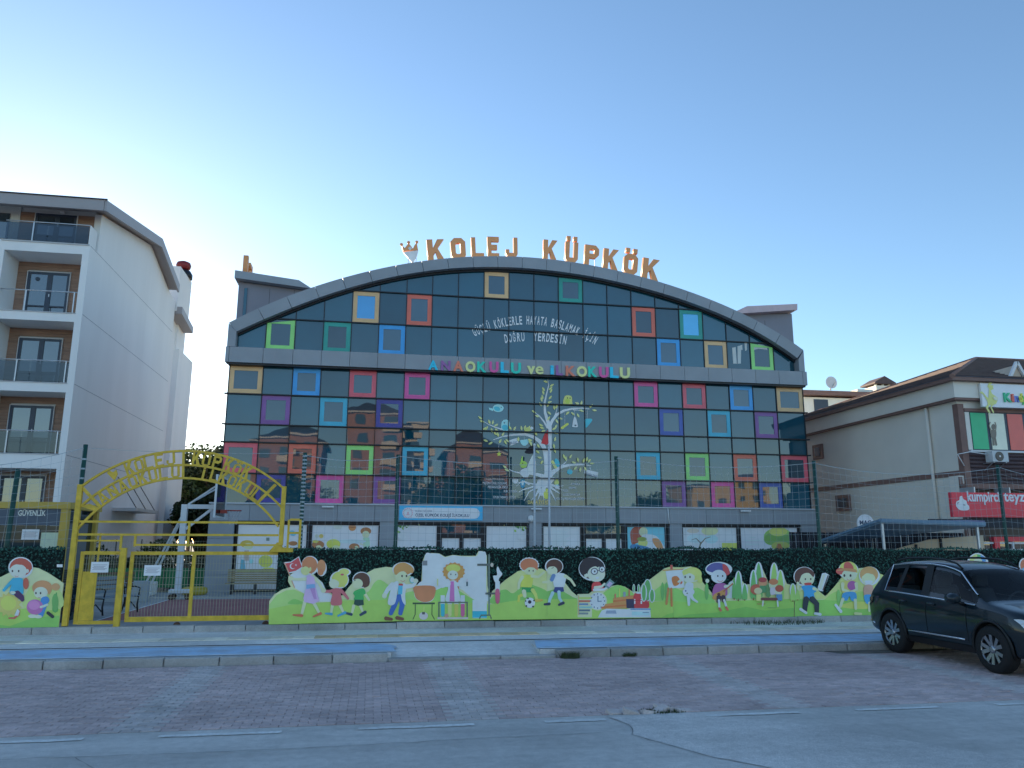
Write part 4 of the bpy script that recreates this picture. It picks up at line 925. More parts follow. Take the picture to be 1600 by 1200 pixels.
for x, c in ((345,(30,140,180)),(418,(130,185,120)),(487,(190,150,80)),(553,(150,72,130))): A.rect(x-22,600,x+22,700,(165,195,215)).poly([(x-20,690),(x+20,690),(x+20,810),(x,828),(x-20,810)], c)
A.rect(298,668,606,682,(60,90,90)).rect(298,682,312,840,(60,90,90)).rect(592,682,606,840,(60,90,90)).rect(290,828,610,850,(130,150,170)).ell(385,812,20,20,(180,120,120)); A.build('printed_tube_rack', T)
A = art(640,840)
A.rect(655,650,805,840,(150,190,205)).rect(655,765,805,835,(26,140,185)).rect(820,175,836,810,(70,100,110)).limb([(730,840),(745,808),(840,808),(850,840)], 14, (60,90,90)).rect(705,272,845,294,(60,80,90)).ell(858,285,16,22,(120,140,150)).rect(790,572,945,592,(60,80,90)).ell(828,582,20,16,(50,70,80)).rect(892,455,940,600,(175,200,225)).poly([(895,545),(935,545),(937,660),(915,690),(895,660)], (150,70,110), True).poly([(870,400),(910,390),(905,330),(920,300),(940,340),(965,380),(930,430),(930,470),(890,465)], (185,205,228), True); A.build('printed_clamp_stand', T)
A = art(640,840)
pts = []
for i in range(36):
    a = 2*math.pi*i/36; r_ = 1.0 if i % 2 else .93; pts.append((1245+106*r_*math.cos(a), 285+82*r_*math.sin(a)))
A.poly(pts, WH).ell(1245,285,92,68,(162,92,70)).ell(1255,345,62,42,(200,176,150)).poly([(1165,300),(1250,270),(1330,300),(1330,340),(1300,315),(1240,310),(1190,340)], (162,92,70), True); eyes(A,1245,345,42,6)
A.poly([(1170,395),(1280,390),(1285,430),(1260,525),(1160,515),(1165,450)], (200,192,70), True).limb([(1175,410),(1140,470),(1135,530)], [36,28,24], SKN).limb([(1275,400),(1340,410),(1400,360)], [34,26,22], SKN).poly([(1165,515),(1290,520),(1280,570),(1180,570)], (30,120,76)).limb([(1190,560),(1200,610)], [46,36], SKN).limb([(1280,545),(1310,590),(1325,640)], [40,34,30], (200,190,90)).limb([(1165,600),(1140,610),(1135,660)], [34,30,26], (196,160,70)).limb([(1320,655),(1380,650)], [34,22], (196,140,66)).ell(1252,678,54,54,(190,208,226)).ell(1250,670,18,18,(30,34,50)).ell(1215,712,9,9,(30,34,50)).ell(1285,718,10,9,(30,34,50)).ell(1232,632,10,7,(30,34,50)).ell(1295,655,8,9,(30,34,50)).ell(1208,660,6,9,(30,34,50)); A.build('printed_boy', T, 'red-haired boy in a yellow shirt playing football')
# ---- board 3 (second footballer, boy with glasses, clock, books)
T = board('mural_board', 'mural board with boy in glasses, clock, books and red satchel', 880, 840, 6.6667,
  [(-168,850),(-168,330),(-100,330),(-40,380),(20,470),(90,560),(150,610),(150,590),(270,585),(300,560),(420,540),(500,505),(570,493),(640,510),(720,560),(780,560),(830,480),(880,440),(900,440),(980,380),(1060,320),(1130,300),(1150,305),(1150,835)],
  [([(-168,850),(-168,560),(-100,540),(0,560),(100,620),(160,640),(160,830)], MG, False), ([(400,640),(440,560),(570,495),(680,540),(740,600),(740,660)], (96,160,88), True), ([(900,660),(920,430),(1000,370),(1100,305),(1150,305),(1150,660)], (136,184,124), False), ([(900,660),(940,560),(1040,480),(1150,500),(1150,665)], (100,165,92), False), ([(-168,850),(-168,642),(150,640),(400,650),(700,650),(900,670),(1150,658),(1150,833)], FG, False), ([(1020,834),(1080,800),(1150,780),(1150,833)], (92,155,78), False)])
A = art(640,840)
A.ell(1505,300,96,84,WH).ell(1508,300,85,74,(58,48,48)).ell(1485,345,55,48,(198,180,160)).poly([(1425,310),(1450,260),(1540,240),(1585,300),(1575,350),(1550,310),(1480,300)], (58,48,48), True); A.limb([(1480,320),(1500,312)], 5, (40,30,30))
A.limb([(1500,420),(1470,460),(1390,465)], [44,32,24], SKN).poly([(1500,390),(1590,370),(1630,400),(1620,470),(1600,520),(1510,520)], (170,190,225), True).limb([(1500,395),(1480,440)], 40, (60,100,160)).limb([(1620,400),(1680,440),(1720,500)], [36,26,22], SKN).poly([(1515,515),(1600,515),(1610,560),(1530,575),(1495,560)], (36,56,120)).limb([(1490,575),(1460,640),(1450,690)], [36,30,26], (110,160,200)).limb([(1555,565),(1560,630),(1585,670)], [36,30,26], (110,160,200)).limb([(1405,695),(1455,690)], [22,30], (34,48,80)).limb([(1555,700),(1600,680)], [24,32], (34,48,80)); A.build('printed_boy', T, 'dark-haired boy in a white shirt playing football')
A = art(880,840)
A.ell(300,325,140,125,WH).ell(295,320,128,112,(34,38,50)).ell(345,380,92,82,(206,184,170)).ell(238,395,20,24,(206,184,170)).poly([(170,320),(220,220),(330,210),(410,260),(425,310),(380,290),(360,310),(320,290),(280,320),(250,350),(235,380),(190,380)], (34,38,50), True).ell(325,352,38,36,(40,46,70)).ell(325,352,30,28,(196,200,215)).ell(405,330,34,34,(40,46,70)).ell(405,330,27,26,(196,200,215)).ell(328,352,8,10,(40,40,50)).ell(402,332,8,10,(40,40,50)).limb([(360,345),(375,340)], 6, (40,46,70)); A.poly([(335,410),(375,405),(365,430),(345,430)], (235,235,240))
A.poly([(310,470),(370,460),(400,490),(420,530),(310,560),(295,520)], (150,48,60), True).limb([(330,520),(400,510),(430,480)], [30,26,22], SKP).limb([(320,545),(420,540),(470,510)], [28,24,18], (180,205,225)).poly([(425,500),(485,428),(535,470),(470,535)], (70,110,130)).poly([(450,495),(482,455),(515,478),(480,515)], (120,130,180)); A.build('printed_boy', T, 'black-haired boy with glasses holding a calculator')
A = art(880,840)
A.rect(150,588,300,830,(190,205,150)).rect(158,600,166,805,(180,120,80))
for i, c in enumerate([(120,160,90),(150,80,70),(70,110,160),(90,150,170),(60,90,120),(80,110,130)]): A.rect(165,620+i*32,300-(i%3)*20,640+i*32,c)
A.build('printed_shelf', T)
A = art(880,840)
A.ell(360,662,98,98,(200,195,150)).ell(358,660,86,88,(178,204,232)).limb([(362,610),(362,665)], 9, (40,70,110)).limb([(362,663),(398,663)], 7, (40,70,110))
for i in range(12): A.ell(358+72*math.sin(i*math.pi/6), 660-74*math.cos(i*math.pi/6), 6, 7, (60,80,120))
A.build('printed_clock', T)
A = art(880,840)
A.poly([(520,630),(730,600),(745,735),(390,745),(395,700),(520,680)], (170,108,68)).poly([(520,655),(735,630),(736,648),(520,672)], (140,84,52)).poly([(395,720),(735,690),(736,702),(395,735)], (140,84,52)).rect(535,585,550,630,(170,90,80)).rect(582,530,594,620,(190,180,90)).rect(625,565,650,615,(90,120,150)).rect(680,540,695,610,(150,90,80)).poly([(655,640),(735,640),(740,735),(660,735)], (40,46,78)); A.build('printed_books', T)
A = art(880,840)
A.poly([(735,600),(780,575),(850,585),(885,640),(885,735),(735,735)], (150,44,56), True).rect(738,640,752,690,(200,205,215)).rect(806,640,822,690,(200,205,215)).rect(735,650,880,657,(110,30,42)).ell(790,575,36,10,(200,190,190)); A.build('printed_satchel', T)
A = art(880,840)
A.poly([(360,832),(400,760),(450,740),(660,745),(700,735),(905,735),(915,832)], (176,202,228)).poly([(440,792),(450,760),(545,757),(556,792)], (90,120,160)).rect(715,770,900,812,(110,170,215)).rect(700,738,910,752,(60,110,170)).limb([(830,780),(890,780)], 8, (80,110,150)); A.build('printed_papers', T)
for xs in ([(878,440,40,215),(925,540,26,130),(840,490,26,170)],):
    A = art(880,840)
    for x, y, w_, h in xs: A.ell(x, y+h/2, w_+7, h/2+8, WH); A.ell(x, y+h/2, w_-6, h/2, (64,132,84))
    for x in (735,785): A.ell(x,530,14,46,WH); A.ell(x,530,8,38,(64,132,84))
    A.build('printed_trees', T)
A = art(880,840)
for x in (1035,1075): A.ell(x,560,18,95,(74,140,88))
A.poly([(1065,350),(1245,330),(1265,520),(1100,530)], (186,206,228)).poly([(1130,420),(1180,400),(1215,440),(1200,490),(1150,500)], (190,92,52), True).limb([(1040,340),(1250,330)], 10, (160,110,80)).rect(1115,285,1140,330,(150,70,70)).limb([(1095,530),(1075,690)], 24, (160,104,66)).limb([(1125,530),(1130,710)], 22, (150,96,60)); A.build('printed_easel', T)
# ---- board 4 (painter girl, guitar boy, picnic)
T = board('mural_board', 'mural board with a painting girl, guitar boy and picnic table', 880, 840, 6.6667,
  [(1152,835),(1152,308),(1240,310),(1330,300),(1420,340),(1450,460),(1520,540),(1560,590),(1590,560),(1700,560),(1770,440),(1830,400),(1880,470),(1900,490),(1990,480),(1990,380),(2080,330),(2140,470),(2200,470),(2250,470),(2290,380),(2330,480),(2402,500),(2402,830)],
  [([(1152,660),(1152,310),(1250,312),(1340,306),(1420,350),(1452,465),(1560,595),(1620,620),(1620,700)], (136,184,124), False), ([(1152,665),(1152,520),(1260,560),(1400,520),(1540,600),(1600,700)], (96,162,92), False), ([(1740,560),(1720,480),(1770,442),(1830,402),(1860,470),(1840,600),(1700,630)], WH, True), ([(1880,640),(1940,500),(2060,480),(2220,478),(2320,490),(2400,505),(2400,660)], (128,180,120), False), ([(1152,833),(1152,662),(1500,690),(1700,660),(2000,650),(2402,640),(2402,828)], (100,160,80), False), ([(1152,833),(1300,800),(1600,780),(1900,720),(2100,760),(2402,730),(2402,828)], (84,150,78), False)])
A = art(880,840, lift=.008)
A.ell(1330,385,110,78,WH).ell(1345,380,98,72,(210,175,96)).poly([(1380,330),(1430,380),(1448,460),(1415,470),(1390,420)], (210,175,96), True).ell(1310,415,60,56,(210,188,172)).poly([(1240,350),(1300,320),(1370,340),(1380,400),(1320,370),(1260,390)], (212,178,100), True); eyes(A,1270,410,50,8); A.limb([(1230,440),(1200,460)], 22, (210,188,172))
A.poly([(1275,480),(1340,470),(1355,500),(1340,590),(1260,600)], (150,190,225), True).ell(1305,565,62,44,(150,200,232)).ell(1275,555,8,8,(40,60,120)).ell(1290,580,8,6,(60,90,60)).limb([(1305,600),(1308,700)], [40,26], (190,200,215)).limb([(1330,600),(1350,640),(1395,670)], [36,28,20], (190,200,215)).ell(1230,470,9,18,(180,80,60),30); A.build('printed_girl', T, 'blonde girl painting at the easel')
A = art(1120,840)
for x in (-250+1,): A.ell(-105,560,20,90,(74,140,88))
A.ell(20,330,140,78,WH).poly([(-110,330),(-60,275),(20,262),(90,290),(140,370),(60,375),(-60,360)], (60,72,140), True).poly([(60,275),(110,300),(135,370),(95,395),(70,360)], (160,56,70), True).ell(20,405,80,70,(206,190,196)); eyes(A,10,400,50,7); smile(A,35,445,28); A.ell(-100,450,20,22,SKP)
A.poly([(-20,490),(90,480),(110,560),(90,610),(-40,620)], (110,72,140), True).limb([(85,510),(130,500),(165,475)], [30,26,22], SKP).poly([(-30,590),(30,560),(80,540),(85,600),(40,640),(-40,640)], (176,112,66), True).limb([(70,560),(165,480)], 12, (120,76,50)).ell(20,590,16,14,(70,44,36)).limb([(20,620),(15,665)], [50,40], (44,44,64)).limb([(65,620),(75,660)], [50,40], (44,44,64)).limb([(20,650),(25,720)], 22, (200,205,215)).limb([(75,650),(95,710)], 22, (200,205,215)).limb([(25,735),(40,760)], 22, (150,80,76)).limb([(95,725),(112,752)], 22, (150,80,76)); A.build('printed_boy', T, 'boy in a blue cap playing a guitar')
A = art(1120,840)
for x, y, w_, h, o_ in [(225,350,34,300,1),(180,410,22,230,0),(290,480,28,170,1),(435,260,42,380,1),(380,340,32,300,1),(595,265,38,320,1),(660,340,38,310,1),(790,480,28,180,1),(840,540,24,110,0)]:
    if o_: A.ell(x, y+h*.40, w_+6, h*.42, WH)
    A.poly([(x, y), (x+w_*.7, y+h*.35), (x+w_, y+h*.9), (x, y+h), (x-w_, y+h*.9), (x-w_*.7, y+h*.35)], (70,138,88) if x < 500 else (104,160,92), True); A.rect(x-5, y+h*.95, x+5, y+h*1.04, (90,70,50))
A.build('printed_trees', T)
A = art(1120,840, lift=.018)
A.ell(410,540,60,55,(120,70,60)).ell(480,470,46,50,(160,110,90)).ell(478,440,44,26,(110,50,60)).poly([(450,500),(510,500),(530,570),(440,580)], (50,110,86)).ell(430,555,42,34,(190,150,130)).poly([(410,590),(460,590),(470,660),(410,660)], (190,185,110)).ell(585,490,44,50,(206,160,150)).ell(590,460,48,32,(160,96,70)).poly([(555,520),(620,520),(620,590),(550,600)], (190,150,180)).ell(640,560,38,40,(210,190,160)).ell(650,530,44,36,(120,66,54)).poly([(620,590),(680,590),(680,655),(615,655)], (60,110,170)).limb([(470,640),(620,640)], 30, (76,52,60)).limb([(525,500),(535,600)], [26,50], (60,110,80)).limb([(420,690),(500,690)], 10, (110,110,70)).limb([(530,730),(620,730)], 6, (80,130,90)).limb([(480,660),(475,710)], 16, (200,190,180)).limb([(630,660),(635,715)], 16, (200,205,215)); A.build('printed_picnic', T, 'children seated round a picnic table')
# ---- board 5 (boy with keyboard, ball boy, laughing boy)
T = board('mural_board', 'mural board with boys carrying a keyboard and a ball beside the parked car', 1120, 840, 6.6667,
  [(812,828),(812,500),(860,470),(900,460),(1000,500),(1080,570),(1130,610),(1170,590),(1240,500),(1300,420),(1420,330),(1480,320),(1590,310),(1650,360),(1720,420),(1800,380),(1900,420),(2000,500),(2100,470),(2400,480),(2400,812)],
  [([(812,640),(812,505),(900,470),(1080,575),(1130,615),(1300,425),(1440,335),(1600,330),(1800,420),(2400,500),(2400,640)], (128,182,112), False), ([(1130,640),(1250,560),(1400,600),(1500,560),(1700,580),(2400,600),(2400,700),(1130,680)], (110,170,92), True), ([(812,828),(812,640),(1100,650),(1300,660),(2400,650),(2400,812)], (92,156,80), False), ([(1280,720),(1400,670),(1560,670),(1700,720),(1500,745)], (140,178,84), True)])
A = art(1120,840)
A.ell(910,405,112,102,WH).ell(910,400,100,90,(64,50,52)).ell(940,435,75,68,(204,182,156)).ell(845,450,22,28,(204,182,156)).poly([(810,400),(850,330),(930,310),(1010,360),(1005,410),(960,370),(900,365),(870,420),(850,480),(825,470)], (64,50,52), True); eyes(A,922,432,56,7); A.poly([(910,475),(985,470),(970,500),(930,500)], (150,50,56), True)
A.limb([(880,530),(850,550),(842,470)], [34,28,24], SKN).poly([(880,510),(960,495),(1030,515),(1035,560),(1010,580),(1015,640),(915,640),(905,560)], (30,120,205), True).limb([(1010,530),(1050,545),(1075,520)], [34,28,24], SKN).poly([(1050,520),(1095,372),(1130,365),(1170,390),(1105,560),(1070,555)], WH).poly([(1060,520),(1100,385),(1128,378),(1090,540)], (170,176,170)).limb([(1158,395),(1105,545)], 12, (50,54,60)).limb([(930,640),(920,700),(915,760)], [62,54,46], (30,44,62)).limb([(990,640),(1040,690),(1040,770)], [62,54,46], (30,44,62)).limb([(870,745),(930,785)], [30,26], (150,185,200)).limb([(1020,790),(1075,800)], [26,32], (170,200,215)); A.build('printed_boy', T, 'boy in a blue shirt holding a keyboard')
A = art(1120,840)
A.ell(1268,610,18,70,(84,148,90)); A.build('printed_tree', T)
A = art(1120,840)
A.ell(1370,340,105,90,WH).poly([(1280,310),(1310,265),(1390,250),(1450,290),(1465,370),(1400,340),(1300,330)], (196,186,90), True).poly([(1330,265),(1380,255),(1420,300),(1415,340),(1330,335)], (150,70,70), True).ell(1290,350,50,34,(160,66,70)).ell(1380,390,78,62,(206,176,160)).poly([(1245,345),(1330,320),(1440,330),(1450,360),(1330,345)], (166,110,80), True); eyes(A,1328,395,64,10); smile(A,1380,430,24)
A.poly([(1310,460),(1440,450),(1450,520),(1440,580),(1320,580),(1300,520)], (190,150,90), True).ell(1408,500,50,50,(112,66,140)).limb([(1310,480),(1310,540),(1370,560)], [36,30,26], SKN).limb([(1450,480),(1455,540),(1400,565)], [36,30,26], SKN).poly([(1320,575),(1440,570),(1450,655),(1400,655),(1380,610),(1355,655),(1305,640)], (36,116,186), True).limb([(1310,640),(1285,720)], [34,28], SKN).limb([(1440,650),(1445,740)], [34,28], SKN).limb([(1235,700),(1290,770)], [26,34], (190,205,215)).limb([(1440,790),(1500,795)], [30,26], (190,180,130)); A.build('printed_boy', T, 'boy in a cap holding a purple ball')
A = art(1120,840)
A.ell(1590,400,110,100,WH).ell(1585,385,96,84,(170,120,84)).ell(1580,430,72,62,(208,176,148)).poly([(1495,400),(1530,330),(1620,310),(1670,380),(1620,380),(1560,370),(1520,400)], (170,120,84), True).poly([(1540,450),(1620,450),(1605,490),(1560,490)], (240,238,236), True).poly([(1540,500),(1620,500),(1625,600),(1535,600)], (190,120,120), True).poly([(1535,600),(1640,600),(1640,660),(1560,690)], (36,120,200), True).limb([(1590,680),(1590,760)], 30, SKN).limb([(1640,670),(1660,740)], 30, SKN); A.build('printed_boy', T, 'laughing boy in blue shorts')
A = art(1330,840,5)
A.poly([(915,190),(935,140),(990,120),(1040,145),(1065,195)], WH, True).poly([(925,187),(945,145),(985,130),(990,187)], (140,165,110), True).poly([(985,130),(1010,135),(1010,187),(985,187)], (60,140,90)).poly([(1010,135),(1040,150),(1055,187),(1010,187)], (50,110,180)); A.limb([(990,190),(990,330)], 70, (200,178,160)); A.build('printed_child', T)
A = art(1330,840,5); A.ell(1350,215,40,55,WH).ell(1355,215,34,48,(150,90,70)).limb([(1355,260),(1355,420)], 60, (80,130,170)); A.build('printed_child', T)

# ------------------------------------------------------------------ yellow entrance gate with lettered arch
GT = thing('entrance_gate', 'yellow steel gate frame under an arch of cut-out letters', 'gate', (-3.9,17.4,.15))
g = lambda u, v: (at(u, v, 17.4)[0], at(u, v, 17.4)[2])
def circ(p, q, r_):
    ax, ay, bx, by, cx, cy = *p, *q, *r_; d = 2*(ax*(by-cy)+bx*(cy-ay)+cx*(ay-by))
    ux = ((ax*ax+ay*ay)*(by-cy)+(bx*bx+by*by)*(cy-ay)+(cx*cx+cy*cy)*(ay-by))/d; uy = ((ax*ax+ay*ay)*(cx-bx)+(bx*bx+by*by)*(ax-cx)+(cx*cx+cy*cy)*(bx-ax))/d
    return ux, uy, math.hypot(ax-ux, ay-uy)
rails = []
for nm, p, q, r_ in (('top',(127.5,760),(291,704.5),(446,766)), ('mid',(124.5,793),(291,726.5),(442,795.5)), ('low',(121,827),(287,747),(435,823))):
    P, Q, S_ = g(*p), g(*q), g(*r_); cx, cz, rad = circ(P, Q, S_)
    a0, a1 = math.atan2(P[1]-cz, P[0]-cx), math.atan2(S_[1]-cz, S_[0]-cx); rails.append((cx, cz, rad))
    b = MB(); n_ = 26
    vs = [];
    for i in range(n_+1):
        a = a0+(a1-a0)*i/n_
        for rr_, yy in ((rad-.022,17.375),(rad+.022,17.375),(rad+.022,17.43),(rad-.022,17.43)): vs.append((cx+rr_*math.cos(a), yy, cz+rr_*math.sin(a)))
    b.add(vs, [(4*i+k, 4*i+(k+1) % 4, 4*i+4+(k+1) % 4, 4*i+4+k) for i in range(n_) for k in range(4)]); b.build('arch_rail', yellow_m, GT)
def on(rail, u, v):
    cx, cz, rad = rails[rail]; X = g(u, v)[0]; a = math.acos((X-cx)/rad); return a
def arch_letters(txt, us, lo, hi, vv, wpx):
    for ch, u in zip(txt, us):
        a = on(lo, u, vv); cx, cz, r0 = rails[lo]; cx2, cz2, r1 = rails[hi]
        wd = wpx/1211*17.9; rot = a-math.pi/2
        b0 = (cx+(r0+.01)*math.cos(a), cz+(r0+.01)*math.sin(a)); h = (cz2+r1)-(cz+r0)-.03
        if ch in 'ÜÖİ': h *= .82
        x = b0[0]-wd/2*math.cos(rot); z = b0[1]-wd/2*math.sin(rot)
        letter(ch, x, 17.40, z, wd*(.28 if ch in 'Iİ' else 1), h, rot, yellow_m, GT, .012, 'y', .62)
arch_letters('KOLEJ', (207,221,234,250,267), 1, 0, 730, 11.5); arch_letters('KÜPKÖK', (305,320,336,353,367,381), 1, 0, 735, 11.5)
arch_letters('ANAOKULU', (169,183,197,211,225,240,255,273), 2, 1, 760, 11.5); arch_letters('İLKOKUL', (319,331,344,358,371,385,396), 2, 1, 765, 11)
# heart crest, mid divider and end braces
hx = [g(*p) for p in [(179,751),(167,739),(171,735),(177,738),(182,734),(184,741)]]; MB().prism(hx, 17.385, 17.415).build('crest', yellow_m, GT)
b = MB(); p, q = g(287,705), g(286,747); b.bar((p[0],17.4,p[1]),(q[0],17.4,q[1]), .045); b.build('divider', yellow_m, GT)
for pa, pb in (((129,762),(158,793)), ((431,757),(402,786))):
    p, q = g(*pa), g(*pb); MB().bar((p[0],17.4,p[1]),(q[0],17.4,q[1]), .06).build('brace', yellow_m, GT)
p = [g(*q) for q in ((126,791),(140,787),(154,793),(150,799))]; MB().prism(p, 17.385, 17.415).build('gusset', yellow_m, GT)
def post(u0, v0, u1, v1, w_=.10):
    p, q = g(u0, v0), g(u1, v1); x = (p[0]+q[0])/2
    return MB().box(x-w_/2, x+w_/2, 17.34, 17.44, q[1], p[1]).build('gate_post', yellow_m, GT, .006)
post(124,757,104,978,.10); post(446,760,437,852,.09)
post(194,856,182,980,.11)
xL, xM, xR = -5.95, -4.92, -1.9
for z in (2.33, 2.07):
    box('top_rail', xL+.05, xR-.04, 17.372, 17.418, z-.022, z+.022, yellow_m, GT)
for x, z0, z1 in ((-4.78,1.83,2.05),(-3.75,1.83,2.31),(-5.05,1.76,2.05)): box('stile', x-.022, x+.022, 17.374, 17.416, z0, z1, yellow_m, GT)
box('top_rail', -4.76, xR-.06, 17.373, 17.417, 1.845, 1.885, yellow_m, GT)
box('top_rail', xL+.05, -5.07, 17.373, 17.417, 1.93, 1.965, yellow_m, GT)
MB().prism([(xR-.22,1.72),(xR+.28,1.72),(xR+.28,1.80),(xR+.06,1.82),(xR+.02,1.92),(xR-.06,1.92)], 17.36, 17.44).build('post_foot', yellow_m, GT)
fr = MB(); 
for x in (-1.74,-1.50): fr.box(x-.022, x+.022, 17.372, 17.418, 1.80, 2.40)
for z in (2.40,2.12): fr.box(-1.718, -1.522, 17.374, 17.416, z-.022, z+.022)
fr.build('side_bracket', yellow_m, GT)
wire_y = mat('mesh_wire', (.42,.40,.28), .5, .1)
def mesh_leaf(name, x0, x1, z0, z1, y, parent, nx, zs):
    b = MB()
    for i in range(1, nx): x = x0+(x1-x0)*i/nx; b.tube([(x,y,z0),(x,y,z1)], .004, 4, caps=False)
    for z in zs: b.tube([(x0,y-.006,z),(x1,y-.006,z)], .004, 4, caps=False)
    return props(b.build(name, wire_y, parent), kind='stuff')
# sliding leaf
SG = thing('sliding_gate', 'wide yellow sliding gate leaf with welded wire mesh', 'gate', (-3.4,17.46,.15))
sx0, sx1 = -4.86, -1.72
box('top_bar', sx0, sx1, 17.47, 17.52, 1.66, 1.73, yellow_m, SG); box('bottom_bar', sx0, sx1, 17.465, 17.525, .33, .43, yellow_m, SG)
for x in (sx0+.03, -3.62, sx1-.03): box('stile', x-.035, x+.035, 17.472, 17.518, .43, 1.66, yellow_m, SG)
for x in (-3.85,-2.1): MB().lathe((x, 17.46, .25), [(.07,0),(.07,.05)], 14, 'y').build('roller', mat('rust', (.10,.055,.035), .8, .3, 9.), SG)
mesh_leaf('mesh', sx0, sx1, .43, 1.66, 17.50, SG, 52, [.80,.93,1.06,1.2,1.34,1.48,1.60])
# pedestrian leaf
PG = thing('pedestrian_gate', 'narrow yellow door-sized gate with a solid plate left of the sliding gate', 'gate', (-5.4,17.4,.2))
for x in (-5.78,-5.04): box('stile', x-.035, x+.035, 17.46, 17.50, .30, 1.73, yellow_m, PG)
for z in (1.70,.33): box('rail', -5.745, -5.075, 17.462, 17.498, z-.035, z+.035, yellow_m, PG)
box('plate', -5.74, -5.50, 17.47, 17.49, .37, 1.33, yellow_m, PG); box('stile', -5.495, -5.465, 17.463, 17.497, .37, 2.1, yellow_m, PG); box('kick_plate', -5.74, -5.45, 17.455, 17.47, .37, .55, yellow_m, PG)
mesh_leaf('mesh', -5.74, -5.08, .95, 1.66, 17.48, PG, 14, [1.0,1.12,1.24,1.36,1.48,1.6])
def notice(u0, u1, v0, v1, Y, lab):
    a, b_ = at(u0, v0, Y), at(u1, v1, Y)
    t = thing('notice', lab, 'notice', (a[0], Y, b_[2]), 'paper notices')
    box('sheet', a[0], b_[0], Y-.004, Y, b_[2], a[2], mat('paper', S(178,196,226), .5, .03), t)
    q = MB(); k = 0
    for f_ in (.28,.42,.52,.62,.72): q.box(a[0]+.03+.02*(k % 2), b_[0]-.03-.03*(k % 3), Y-.0055, Y-.0045, a[2]+(b_[2]-a[2])*f_-.006, a[2]+(b_[2]-a[2])*f_+.006); k += 1
    q.build('print', mat('print_grey', S(110,125,150), .6), t)
notice(143,169,878,894.5,17.44,'white paper notice on the narrow pedestrian gate'); notice(226,251,883,899.5,17.44,'white paper notice on the wide sliding gate')
# ------------------------------------------------------------------ white apartment block on the left
wood = mat('wood_board', (.31,.185,.125), .55, .25, 2.5, stretch=(.6,1,9), island=.10)
anth = mat('anthracite_frame', S(28,42,64), .4, .08)
roof_grey = mat('roof_fascia', S(92,104,124), .5, .06, .6)
soffit_m = mat('soffit', (.55,.55,.54), .8, .05)
win_glass = glass_mat('window_glass', (.02,.03,.038), 2.3, .003)
def rail_glass_mat():
    m = bpy.data.materials.new('rail_glass'); m.use_nodes = True; n = m.node_tree; L = n.links; n.nodes.clear()
    tr = n.nodes.new('ShaderNodeBsdfTransparent'); tr.inputs[0].default_value = (.42,.47,.52,1)
    gl = n.nodes.new('ShaderNodeBsdfGlossy'); gl.inputs['Roughness'].default_value = .02
    fr = n.nodes.new('ShaderNodeFresnel'); fr.inputs[0].default_value = 1.7; mx = n.nodes.new('ShaderNodeMixShader'); o = n.nodes.new('ShaderNodeOutputMaterial')
    L.new(fr.outputs[0], mx.inputs[0]); L.new(tr.outputs[0], mx.inputs[1]); L.new(gl.outputs[0], mx.inputs[2]); L.new(mx.outputs[0], o.inputs[0]); return m
rail_glass = rail_glass_mat()
AP = thing('apartment_block', 'white apartment block with wood-lined balconies and grey roof edge on the left', 'building', (-17,40,0))
FL = [2.42,5.38,8.31,11.3,14.35]; TOPS = [4.78,7.91,10.91,13.9]
x0, xo0, xo1, x1 = -30., -15.6, -12.57, -12.3
MB().prism([(34,0),(48.3,0),(48.3,16.2),(46.6,16.45),(42.4,17.6),(34.92,16.1),(34.92,14.35),(34,14.35)], x1-.27, x1, 'x').build('side_wall', white_wall, AP)
box('back_wall', x0, x1-.28, 36.5, 48.3, 0, 15.9, white_wall, AP)
for a, b in zip([0]+TOPS, FL): box('balcony_slab', xo0-.4, x1-.27, 34.002, 36.5, a, b, white_wall, AP)
for z0, z1 in zip(FL, TOPS):
    box('pier', xo0-.4, xo0, 34.004, 36.5, z0, z1, white_wall, AP)
    # far-left bay just outside the picture
box('wall', x0, xo0-.4, 34.006, 36.5, 0, 14.35, white_wall, AP)
def boards(x0_, x1_, y, z0, z1, skip=None):
    b = MB(); z = z0; rr = random.Random(int(z0*7))
    while z < z1-.02:
        zz = min(z+.15, z1); x = x0_
        while x < x1_:
            xe = min(x1_, x+rr.uniform(.9,1.8)); dy = rr.uniform(0,.004)
            segs = [(x, xe)]
            if skip:
                s0, s1, st = skip
                if z < st: segs = [(a, min(b_, s0)) for a, b_ in segs if a < s0]+[(max(a, s1), b_) for a, b_ in segs if b_ > s1]
            for a, b_ in segs:
                if b_-a > .02: b.box(a+.002, b_-.002, y-dy, y+.03, z+.003, zz-.003)
            x = xe
        z = zz
    return props(b.build('cladding_boards', wood, AP), kind='stuff')
def balcony_door(xa, xb, y, z0, z1):
    d = MB(); c = xa+(xb-xa)*.53
    for a, b_ in ((xa,xa+.10),(c-.10,c+.10),(xb-.10,xb)): d.box(a, b_, y-.05, y+.03, z0, z1)
    for a, b_ in ((xa+.10,c-.10),(c+.10,xb-.10)):
        d.box(a, b_, y-.048, y+.03, z1-.10, z1); d.box(a, b_, y-.048, y+.03, z0, z0+.1); d.box(a, b_, y-.046, y+.03, z0+.55, z0+.61)
    o = d.build('balcony_door', anth, AP)
    for a, b_ in ((xa+.10,c-.10),(c+.10,xb-.10)):
        box('pane', a, b_, y-.015, y, z0+.61, z1-.10, win_glass, o); box('pane', a, b_, y-.015, y, z0+.1, z0+.55, win_glass, o)
    box('handle', c+.04, c+.07, y-.09, y-.05, z0+1.0, z0+1.12, steel, o)
    tm = MB().box(xa-.03, xa, y-.06, y+.02, z0, z1+.03).box(xb, xb+.03, y-.06, y+.02, z0, z1+.03).box(xa, xb, y-.06, y+.02, z1, z1+.03); tm.build('reveal', mat('reveal_white', (.6,.6,.6), .6), o)
